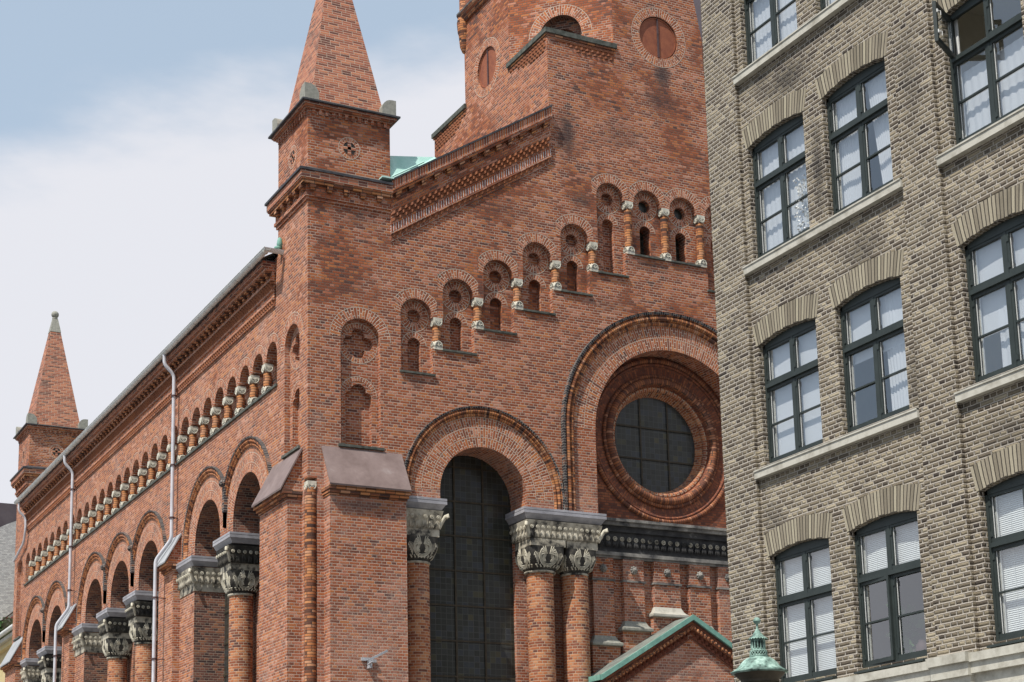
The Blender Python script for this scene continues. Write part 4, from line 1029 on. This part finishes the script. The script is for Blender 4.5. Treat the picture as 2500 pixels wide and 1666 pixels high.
# stone base
m=MB()
m.box(HX-.14,HX+.3,-30,-13.4,4.36,4.47); m.box(HX-.1,HX+.3,-30,-13.42,4.22,4.36); m.box(HX-.03,HX+.3,-30,-13.46,4.05,4.22); m.box(HX-.06,HX+.3,-30,-13.44,3.98,4.05); m.box(HX,HX+.3,-30,-13.46,0,3.98)
for a,b in ((-14.3,-13.44),(-18.73,-18.0),(-23.2,-22.43)):
    m.box(HX-.2,HX,a,b,4.37,4.49); m.box(HX-.15,HX,a+.02,b-.02,4.2,4.37); m.box(HX-.1,HX,a+.04,b-.04,0,4.2)
gpart(m,'stone_base',M_SILL)
# roof
m=MB(); m.box(HX-.25,HX+9,-30,-13.4,ZG,ZG+.2); m.poly([(HX-.2,-30,ZG+.2),(HX-.2,-13.4,ZG+.2),(HX+2,-13.4,ZG+3),(HX+2,-30,ZG+3)][::-1]); m.poly([(HX-.2,-13.4,ZG+.2),(HX+9,-13.4,ZG+.2),(HX+9,-13.4,ZG+3),(HX+2,-13.4,ZG+3)])
gpart(m,'roof',M_ROOFD)
# dark sheet-metal bay on the end wall, wider towards the top
m=MB(); x0,x1=HX+.02,HX+1.3
m.hexa([(x0,-13.455,15.3),(x1,-13.455,15.3),(x1,-13.45,15.3),(x0,-13.45,15.3),(x0,-13.455,18.6),(x1,-13.455,18.6),(x1,-12.7,18.6),(x0,-12.7,18.6)])
gpart(m,'sheet_metal_bay',M_ROOFD)
# rooms behind the windows
m=MB()
RF={'A':(13.8,17.0),'B':(10.55,13.62),'C':(7.3,10.4),'D':(4.1,7.15)}
for r,(za,zb) in RF.items():
    for (a,b) in ((-18.3,-13.8),(-22.9,-18.5)):
        x0,x1=HX+.31,HX+4.5
        m.poly([(x0,a,zb),(x1,a,zb),(x1,b,zb),(x0,b,zb)]); m.poly([(x0,a,za),(x0,b,za),(x1,b,za),(x1,a,za)])
        m.poly([(x1,a,za),(x1,b,za),(x1,b,zb),(x1,a,zb)]); m.poly([(x0,a,za),(x1,a,za),(x1,a,zb),(x0,a,zb)]); m.poly([(x0,b,za),(x0,b,zb),(x1,b,zb),(x1,b,za)])
        # inside face of the front wall
        wall(m,sub(GRY,.25),[(a,za),(b,za),(b,zb),(a,zb)],[h for k,h in holes if k[0]==r and a<h[0][0]<b])
gpart(m,'room',M_CREAM)
XF=HX+.15   # outer face of the window frame
def fbox(m,x0,x1,a0,a1,z0,z1,mi=0): m.box(x0,x1,a0,a1,z0,z1,mi)
LBL={('A',0):1}
def make_window(r,c):
    a0,a1=COLS[c]; z0,zs=ROW[r]; z0+=.0
    m=MB(); fw=.05; tr=z0+1.24; am=(a0+a1)/2; zt=zs+.005
    fbox(m,XF,XF+.08,a0,a0+fw,z0,zs+.02); fbox(m,XF,XF+.08,a1-fw,a1,z0,zs+.02); fbox(m,XF,XF+.08,a0+fw,a1-fw,z0,z0+.05)
    fbox(m,XF+.005,XF+.08,am-.025,am+.025,z0+.05,tr-.04); fbox(m,XF+.005,XF+.08,am-.025,am+.025,tr+.03,zs-.04)
    fbox(m,XF-.03,XF+.08,a0+fw,a1-fw,tr-.03,tr+.03)
    # head filling the arch
    pts,cx,cz,R,t=seg_arc(a0,a1,zs,.08,10)
    pl=PL(lambda a,z,d:(XF+d,a,z),True)
    head=[(a0,zs-.05),(a1,zs-.05)]+pts; wall(m,pl,head,[],.0)
    reveal(m,pl,head[::-1],0,.05,closed=False)
    # outward sill flashing
    m.hexa([(HX-.02,a0,z0-.07),(XF+.02,a0,z0-.07),(XF+.02,a1,z0-.07),(HX-.02,a1,z0-.07),(HX-.02,a0,z0-.045),(XF+.02,a0,z0+.005),(XF+.02,a1,z0+.005),(HX-.02,a1,z0-.045)])
    o=gpart(m,'window',M_GREEN)
    # sashes
    gl=MB(); st=.045
    def sash(b0,b1,y0,y1,bar,name='sash',build=True,gx=XF+.045):
        s=MB(); s.box(XF+.01,XF+.06,b0,b0+st,y0,y1); s.box(XF+.01,XF+.06,b1-st,b1,y0,y1); s.box(XF+.01,XF+.06,b0+st,b1-st,y0,y0+.06); s.box(XF+.01,XF+.06,b0+st,b1-st,y1-.045,y1)
        if bar: zb=(y0+y1)/2; s.box(XF+.015,XF+.055,b0+st,b1-st,zb-.012,zb+.012)
        for zz in (y0+.12,y1-.12):
            s.box(XF-.003,XF+.01,b1-.045,b1-.01,zz-.035,zz+.035)
        w=s.build(name,M_GREEN,o); w.location=-(o.matrix_local.translation*0)
        # thin white putty lines
        g=MB(); g.poly([(gx,b0+st-.005,y0+.055),(gx,b0+st-.005,y1-.04),(gx,b1-st+.005,y1-.04),(gx,b1-st+.005,y0+.055)]); gg=g.build('pane',M_GLASS,w)
        q=MB(); 
        for e0,e1 in ((b0+st,b0+st+.007),(b1-st-.007,b1-st)): q.box(XF+.038,XF+.044,e0,e1,y0+.06,y1-.045)
        q.build('putty',M_WHITE,w)
        return w
    L=[]
    lo=[(a0+fw-.01,am-.02,z0+.045,tr-.03,True),(am+.02,a1-fw+.01,z0+.045,tr-.03,True)]
    up=[(a0+fw-.01,am-.02,tr+.028,zs-.04,False),(am+.02,a1-fw+.01,tr+.028,zs-.04,False)]
    for i,q in enumerate(lo+up):
        if (r,c)==('B',2) and i==3:
            # open casement, hinged at the far jamb, swung out to the street
            w=sash(*q,name='open_casement')
            hy=q[1]; M=Matrix.Translation((XF+.02,hy,0))@Matrix.Rotation(math.radians(-62),4,'Z')@Matrix.Translation((-XF-.02,-hy,0))
            w.matrix_local=M
            s=MB()
            for zz in (q[2]+.12,q[3]-.16): s.box(XF+.06,XF+.075,q[0]+.01,q[0]+.045,zz,zz+.045); s.tube([(XF+.075,q[0]+.03,zz+.02),(XF+.1,q[0]+.05,zz+.02),(XF+.1,q[0]+.055,zz-.04)],.006,5)
            s.build('catch',M_WHITE,w)
        elif (r,c)==('D',1) and i==1:
            w=sash(*q); hy=q[1]
            w.matrix_local=Matrix.Translation((XF+.02,hy,0))@Matrix.Rotation(math.radians(-4),4,'Z')@Matrix.Translation((-XF-.02,-hy,0))
        else: sash(*q)
    # inner white lining
    m=MB(); m.box(XF+.08,XF+.16,a0,a0+.02,z0,zs); m.box(XF+.08,XF+.16,a1-.02,a1,z0,zs)
    for e in (a0+.055,a1-.105,am-.025): m.box(XF+.082,XF+.1,e,e+.05,z0+.03,zs-.03)
    m.box(XF+.08,XF+.25,a0,a1,z0-.03,z0); m.build('inner_window',M_WHITE,o)
    return o
wins={}
for r in ROW:
    for c in range(3 if r!='A' else 2):
        wins[(r,c)]=make_window(r,c)
wins[('A',2)]=make_window('A',2)
def blind(r,c,a0,a1,z0,z1,xb=XF+.13,tilt=.024):
    m=MB(); n=int((z1-z0)/.026)
    for i in range(n):
        z=z0+i*.026; m.poly([(xb-.006,a0,z),(xb-.006,a1,z),(xb+.003,a1,z+tilt),(xb+.003,a0,z+tilt)][::-1])
    m.box(xb-.015,xb+.02,a0,a1,z1,z1+.04); m.box(xb-.01,xb+.01,a0,a1,z0-.02,z0)
    for k in (.2,.8): y=a0+(a1-a0)*k; m.box(xb-.012,xb-.01,y-.002,y+.002,z0,z1)
    o=m.build('blind',M_BLIND,wins[(r,c)]); return o
def bl(r,c,za,zb): a0,a1=COLS[c]; blind(r,c,a0+.03,a1-.03,za,zb)
bl('D',0,4.66,6.6); bl('D',2,4.66,6.6); bl('D',1,5.8,6.6); 
# roller blinds (plain white) in the C row
for (r,c,za,zb) in (('C',0,7.93,9.85),('C',1,9.0,9.86),('C',2,8.6,9.86)):
    a0,a1=COLS[c]; m=MB(); m.poly([(XF+.13,a1-.03,za),(XF+.13,a0+.03,za),(XF+.13,a0+.03,zb),(XF+.13,a1-.03,zb)]); m.box(XF+.12,XF+.14,a0+.03,a1-.03,za-.02,za); m.build('roller_blind',M_CURT,wins[(r,c)])
def curtain(r,a0,a1,z0,z1,label,depth=.006,n=None,pinch=None):
    m=MB(); x=XF+.132; N=60; rows=[]
    random.seed(hash(label)%1000 if False else len(label)*7)
    ph=random.random()*6; k=random.randint(9,14)
    for i in range(9):
        t=i/8; row=[]
        for j in range(N+1):
            s=j/N
            w=1.0
            if pinch: w=1-pinch*(sin(PI*min(1,t*1.0))**2)*.5 if pinch>0 else 1
            y=a1+(a0-a1)*s
            if pinch:
                side=1 if pinch>0 else -1
                y=(a1 if side>0 else a0)+((a0-a1)*s if side>0 else (a1-a0)*(1-s)) *(1-abs(pinch)*(1-t)**1.0)
            row.append((x+depth*(1.15-t*.3)*sin(s*k*2*PI+ph+t*.6)+.006*sin(s*9+t*3),y,z0+(z1-z0)*t))
        rows.append(row)
    m.grid(rows); o=m.build('curtain',M_CURT); tag(o,label,'curtain','white curtains behind the apartment windows'); return o
curtain('A',-15.87,-14.45,14.42,16.45,'thin white curtain in the topmost window nearest the church')
curtain('A',-17.75,-16.33,14.42,16.45,'white curtain in the top row window cut by the picture edge')
curtain('B',-15.87,-14.45,11.22,13.2,'white curtain behind the frosted plants, upper middle window nearest the church')
curtain('B',-17.75,-17.06,11.22,13.2,'right gathered curtain in the window left of the open casement',pinch=-.35)
curtain('B',-17.04,-16.33,11.22,13.2,'left gathered curtain in the window left of the open casement',pinch=.35)
curtain('B',-20.35,-18.93,11.22,12.3,'white net curtain below the open casement')
curtain('C',-17.75,-17.1,7.92,9.8,'narrow white curtain drawn aside in the middle window over the plant window',pinch=-.1)
curtain('C',-20.35,-19.3,7.92,8.9,'low white curtain in the right-hand window under the open casement')
# things on the window sills
m=MB(); x=XF+.2; y=-17.05; z=11.2
m.lathe([(.0,z),(.06,z),(.085,z+.06),(.07,z+.15),(.035,z+.2),(.045,z+.23)],x,y,16); tag(m.build('vase',M_STONL),'small grey vase on the sill of the window with gathered curtains','vase')
m=MB(); y=-17.35; z=4.6
m.lathe([(.0,z),(.07,z),(.1,z+.1),(.09,z+.19),(.05,z+.24),(.055,z+.26)],x,y,16); tag(m.build('vase',M_RUSTD),'round dark vase on the sill of the dark bottom window','vase')
def plant(name,x,y,z,h,n,label,flowers=0,mat=M_LEAF,spread=.3,pot=True,leaf=.05,cat='plant',fl=M_RED,group=None):
    root=empty(name,(x,y,z)); tag(root,label,cat,group); rnd=random.Random(len(label))
    if pot:
        m=MB(); m.lathe([(0,0),(.08,0),(.11,.16),(.12,.18),(.1,.18)],0,0,14); m.build('pot',M_STONL,root)
    m=MB()
    for i in range(n):
        a=rnd.random()*2*PI; rr=spread*math.sqrt(rnd.random()); zz=.15+h*rnd.random()
        c=Vector((rr*cos(a),rr*sin(a),zz)); d=Vector((rnd.uniform(-1,1),rnd.uniform(-1,1),rnd.uniform(-.3,1))).normalized(); e=d.cross(Vector((rnd.uniform(-1,1),rnd.uniform(-1,1),.3))).normalized()*leaf*.45
        m.poly([c,c+d*leaf*.5+e,c+d*leaf*1.2,c+d*leaf*.5-e])
    for i in range(max(4,n//20)):
        a=rnd.random()*2*PI; m.tube([(0,0,.12),(spread*.4*cos(a),spread*.4*sin(a),.12+h*.5),(spread*.8*cos(a),spread*.8*sin(a),.12+h*.9)],.006,4)
    m.build('foliage',mat,root)
    for i in range(flowers):
        m=MB(); a=rnd.random()*2*PI; m.ball((spread*.6*cos(a),spread*.6*sin(a),h+.1+.1*rnd.random()),.06,n=7,k=5); m.build('flower',fl,root)
    return root
plant('potted_plant',XF+.35,-16.9,4.6,.6,60,'green spiky plant behind the ajar bottom window',spread=.16,leaf=.16)
plant('potted_plant',XF+.17,-15.55,11.2,.85,420,'pale bushy plant pressed against the glass, upper middle window',mat=M_WHITE,spread=.2,leaf=.035)

# ================================================================== STREET LANTERN
lam=empty('street_lantern',(-3.9,-21.92,0)); tag(lam,'green copper street lantern with ball finial in front of the grey house','street lantern')
z=3.605
m=MB(); rows=[]; prof=[(.078,.14),(.085,.135),(.11,.128),(.14,.108),(.17,.078),(.195,.045),(.225,.02),(.265,.0),(.262,-.012),(.225,-.02)]
for r,h in prof: rows.append([((r)*cos(2*PI*j/64)*(1+.015*abs(sin(4*2*PI*j/64))) ,(r)*sin(2*PI*j/64)*(1+.015*abs(sin(4*2*PI*j/64))),z+h) for j in range(64)])
m.grid(rows,None,0,True,closed=True)
m.build('lantern_roof',M_COPL,lam)
m=MB()
m.lathe([(.076,z+.135),(.085,z+.14),(.085,z+.15),(.077,z+.153)],0,0,28); m.lathe([(.076,z+.188),(.082,z+.191),(.08,z+.198),(.066,z+.2)],0,0,28)
m.lathe([(.068,z+.14),(.068,z+.2)],0,0,20,1)
for j in range(18):
    a=2*PI*j/18; b=2*PI*(j+1)/18
    m.tube([(.079*cos(a),.079*sin(a),z+.152),(.079*cos(b),.079*sin(b),z+.19)],.0045,4); m.tube([(.079*cos(b),.079*sin(b),z+.152),(.079*cos(a),.079*sin(a),z+.19)],.0045,4)
m.lathe([(.066,z+.198),(.066,z+.215),(.0655,z+.218)],0,0,24); m.lathe([(.064,z+.285),(.066,z+.29),(.068,z+.31)],0,0,24)
for j in range(14):
    a=2*PI*j/14; m.tube([(.062*cos(a),.062*sin(a),z+.21),(.062*cos(a),.062*sin(a),z+.295)],.0085,6)
m.lathe([(.05,z+.2),(.05,z+.31)],0,0,20,1)
m.build('vent_chimney',[M_COPL,M_DARKI],lam)
m=MB(); rows=[]
for r,h in ((.094,.305),(.072,.32),(.05,.343),(.033,.368),(.02,.39),(.012,.405)):
    k=(r-.01)/.085; rows.append([((r*(1+.05*k*cos(22*2*PI*j/132)))*cos(2*PI*j/132),(r*(1+.05*k*cos(22*2*PI*j/132)))*sin(2*PI*j/132),z+h-.006*k*cos(22*2*PI*j/132)) for j in range(132)])
m.grid(rows,None,0,True,closed=True); m.lathe([(.01,z+.4),(.014,z+.41),(.008,z+.425),(.012,z+.445),(.008,z+.45)],0,0,14)
m.build('pleated_cap',M_COPL,lam)
m=MB(); m.ball((0,0,z+.48),.034,n=20,k=14); m.lathe([(.0345,z+.473),(.037,z+.476),(.0345,z+.479)],0,0,24); m.build('ball_finial',M_COPL,lam)
m=MB(); m.lathe([(.24,z-.012),(.225,z-.035),(.18,z-.075),(.175,z-.1),(.19,z-.11)],0,0,40); m.lathe([(.18,z-.11),(.14,z-.6),(.1,z-.65),(.05,z-.8)],0,0,24); m.build('lantern_body',M_BARS,lam)
m=MB(); m.lathe([(.05,z-.8),(.045,1.0),(.07,.9),(.09,.3),(.14,.25),(.16,0)],0,0,20); m.build('post',M_GREEN,lam)

# ================================================================== WALL BRACKET
m=MB(); y=-.38
m.box(1.1,1.31,y-.05,y-.003,6.79,6.86); m.hexa([(1.2,y-.12,6.8),(1.23,y-.12,6.76),(1.23,y-.06,6.76),(1.2,y-.06,6.8),(1.6,y-.3,7.02),(1.63,y-.3,6.98),(1.63,y-.26,6.98),(1.6,y-.26,7.02)])
m.box(1.24,1.31,y-.14,y-.01,6.62,6.78); m.box(1.31,1.45,y-.06,y-.003,6.76,6.83); m.tube([(1.25,y-.02,6.7),(1.25,y-.32,6.74)],.02,8)
tag(m.build('wall_bracket',M_STEEL),'pale grey metal bracket screwed to the church buttress low down','wall bracket')

# ================================================================== LEFT BACKGROUND
far=empty('far_house',(0,50,0)); tag(far,'pale grey brick gable end with dark roof behind the church at far left','house')
m=MB(); m.poly([(-9,50,0),(10,50,0),(10,50,23.5),(3.2,50,20.5),(-1,50,18.2),(-9,50,14.0)]); o=m.build('gable_end',M_FARB,far); o.location=(0,-50,0)
m=MB(); m.poly([(-9,50.05,14),(-1,50.05,18.2),(3.2,50.05,20.5),(10,50.05,23.6),(10,50.05,21.52),(-9,50.05,21.5)][::-1]); m.box(-9,12,50.1,62,14,21.55); o=m.build('roof',M_ROOFD,far); o.location=(0,-50,0)
yel=empty('yellow_house',(.6,33,0)); tag(yel,'pale yellow plastered house with pale gutter at bottom left edge','house')
m=MB(); m.box(.6,8,32.6,49,0,12.3); m.box(.25,.6,32.6,49,12.25,12.4,1); m.box(.4,.6,32.6,49,12.05,12.25,0); o=m.build('wall',[M_YEL,M_SILL],yel); o.location=(-.6,-33,0)
m=MB(); m.tube([(.18,32.6,12.55),(.18,49,12.55)],.09,10); o=m.build('gutter',M_GUT,yel); o.location=(-.6,-33,0)
m=MB(); 
for k in range(60): m.tube([(.5,33+.2*k,12.5),(.5,33+.2*k,13.4)],.012,4)
m.tube([(.5,32.8,13.4),(.5,45,13.4)],.025,6); o=m.build('railing',M_BARS,yel); o.location=(-.6,-33,0)
o=plant('balcony_plant',.75,37.2,12.5,.85,900,'leafy plant with red flower on the balcony of the yellow house',flowers=3,spread=.7,leaf=.12)
tag(o,cat='plant',group=None)
fl=empty('rainbow_flag',(.6,39.4,13.9)); tag(fl,'small rainbow flag above the balcony at the left edge','flag')
m=MB(); m.tube([(0,0,-1.3),(0,0,.55)],.015,6); m.build('pole',M_STEEL,fl)
cols=[(.7,.05,.05),(.9,.35,.03),(.9,.75,.05),(.05,.4,.1),(.05,.12,.6),(.3,.05,.4)]
mats=[plain('flag_stripe',c,c) for c in cols]
m=MB()
for k in range(6):
    z0=.5-.09*k
    for j in range(8):
        y=-.06-.09*j; w=lambda yy:.04*sin(yy*9)
        m.poly([(w(y),y,z0-.09),(w(y-.09),y-.09,z0-.09),(w(y-.09),y-.09,z0),(w(y),y,z0)],m=k)
m.build('cloth',mats,fl)

# ================================================================== GROUND
m=MB(); m.box(-300,300,-300,300,-.3,0,skip='z-'); tag(m.build('ground',M_GROUND),kind='structure')
m=MB(); m.box(-3.2,HX-.25,-60,-13.2,.004,.13); m.box(-12,-.6,-9,60,.004,.13); m.box(-12,30,-9,-.8,.006,.13); tag(m.build('bounce_pavement',M_PAVE),kind='structure')  # unseen paving, widened and pale to bounce light up under gutter and eaves

# ================================================================== LIGHT, SKY, CAMERA
sd=Vector((-2.3,-1.0,4.0)).normalized()
sl_=bpy.data.lights.new('sun','SUN'); sl_.energy=4.4; sl_.angle=math.radians(.53); sl_.color=(1,.955,.89)
so_=bpy.data.objects.new('sun',sl_); COL.objects.link(so_); so_.rotation_euler=(-sd).to_track_quat('-Z','Y').to_euler()
w=bpy.data.worlds.new('World'); sc.world=w; w.use_nodes=True; nt=w.node_tree; nt.nodes.clear()
def wn(t,**k):
    n=nt.nodes.new('ShaderNode'+t)
    for a,b in k.items(): setattr(n,a,b)
    return n
out=wn('OutputWorld'); bg=wn('Background'); sky=wn('TexSky'); sky.sky_type='NISHITA'; sky.sun_disc=False
sky.sun_elevation=math.asin(sd.z); sky.sun_rotation=math.atan2(sd.x,sd.y); sky.air_density=1.0; sky.dust_density=1.2; sky.ozone_density=1.0
tc=wn('TexCoord'); mp=wn('Mapping'); nt.links.new(tc.outputs['Generated'],mp.inputs[0]); mp.inputs['Scale'].default_value=(1,1,2.6)
nz=wn('TexNoise'); nt.links.new(mp.outputs[0],nz.inputs['Vector']); nz.inputs['Scale'].default_value=1.9; nz.inputs['Detail'].default_value=7; nz.inputs['Roughness'].default_value=.55
sx=wn('SeparateXYZ'); nt.links.new(tc.outputs['Generated'],sx.inputs[0])
def wm(op,a,b,c=None):
    n=wn('Math',operation=op)
    for i,v in enumerate((a,b,c)):
        if v is None: continue
        if isinstance(v,(int,float)): n.inputs[i].default_value=v
        else: nt.links.new(v,n.inputs[i])
    return n.outputs[0]
e=wm('ADD',wm('MULTIPLY',sx.outputs[2],-4.6),wm('MULTIPLY',nz.outputs[0],1.5))
e=wm('ADD',e,wm('MULTIPLY',sx.outputs[0],1.2))
mr=wn('MapRange',interpolation_type='SMOOTHSTEP'); nt.links.new(e,mr.inputs[0]); mr.inputs[1].default_value=-1.07; mr.inputs[2].default_value=-.83
mx=wn('MixRGB'); nt.links.new(mr.outputs[0],mx.inputs[0]); nt.links.new(sky.outputs[0],mx.inputs[1]); mx.inputs[2].default_value=(7.4,6.3,6.1,1)
hz=wn('MixRGB'); hz.inputs[0].default_value=.6; nt.links.new(mx.outputs[0],hz.inputs[1]); hz.inputs[2].default_value=(4.35,5.2,6.0,1)
nt.links.new(hz.outputs[0],bg.inputs[0]); bg.inputs[1].default_value=.115; nt.links.new(bg.outputs[0],out.inputs[0])
cam=bpy.data.cameras.new('camera'); co=bpy.data.objects.new('camera',cam); COL.objects.link(co); sc.camera=co
yaw,pit,rol=.487174,.196677,-.023893
f=Vector((sin(yaw)*cos(pit),cos(yaw)*cos(pit),sin(pit))); r=Vector((cos(yaw),-sin(yaw),0)); u=r.cross(f)
r2=r*cos(rol)+u*sin(rol); u2=-r*sin(rol)+u*cos(rol)
Mx=Matrix((( r2.x,u2.x,-f.x,-13.2606),(r2.y,u2.y,-f.y,-34.7194),(r2.z,u2.z,-f.z,1.6),(0,0,0,1))); co.matrix_world=Mx
cam.sensor_width=36; cam.lens=4135.9/2500*36; cam.shift_y=(1366.5-833)/2500; cam.clip_end=2000; cam.clip_start=.1
sc.view_settings.view_transform='Standard'; sc.view_settings.look='None'; sc.view_settings.exposure=0.32; sc.view_settings.gamma=1
sc.cycles.use_denoising=True; sc.cycles.max_bounces=8; sc.cycles.transparent_max_bounces=12
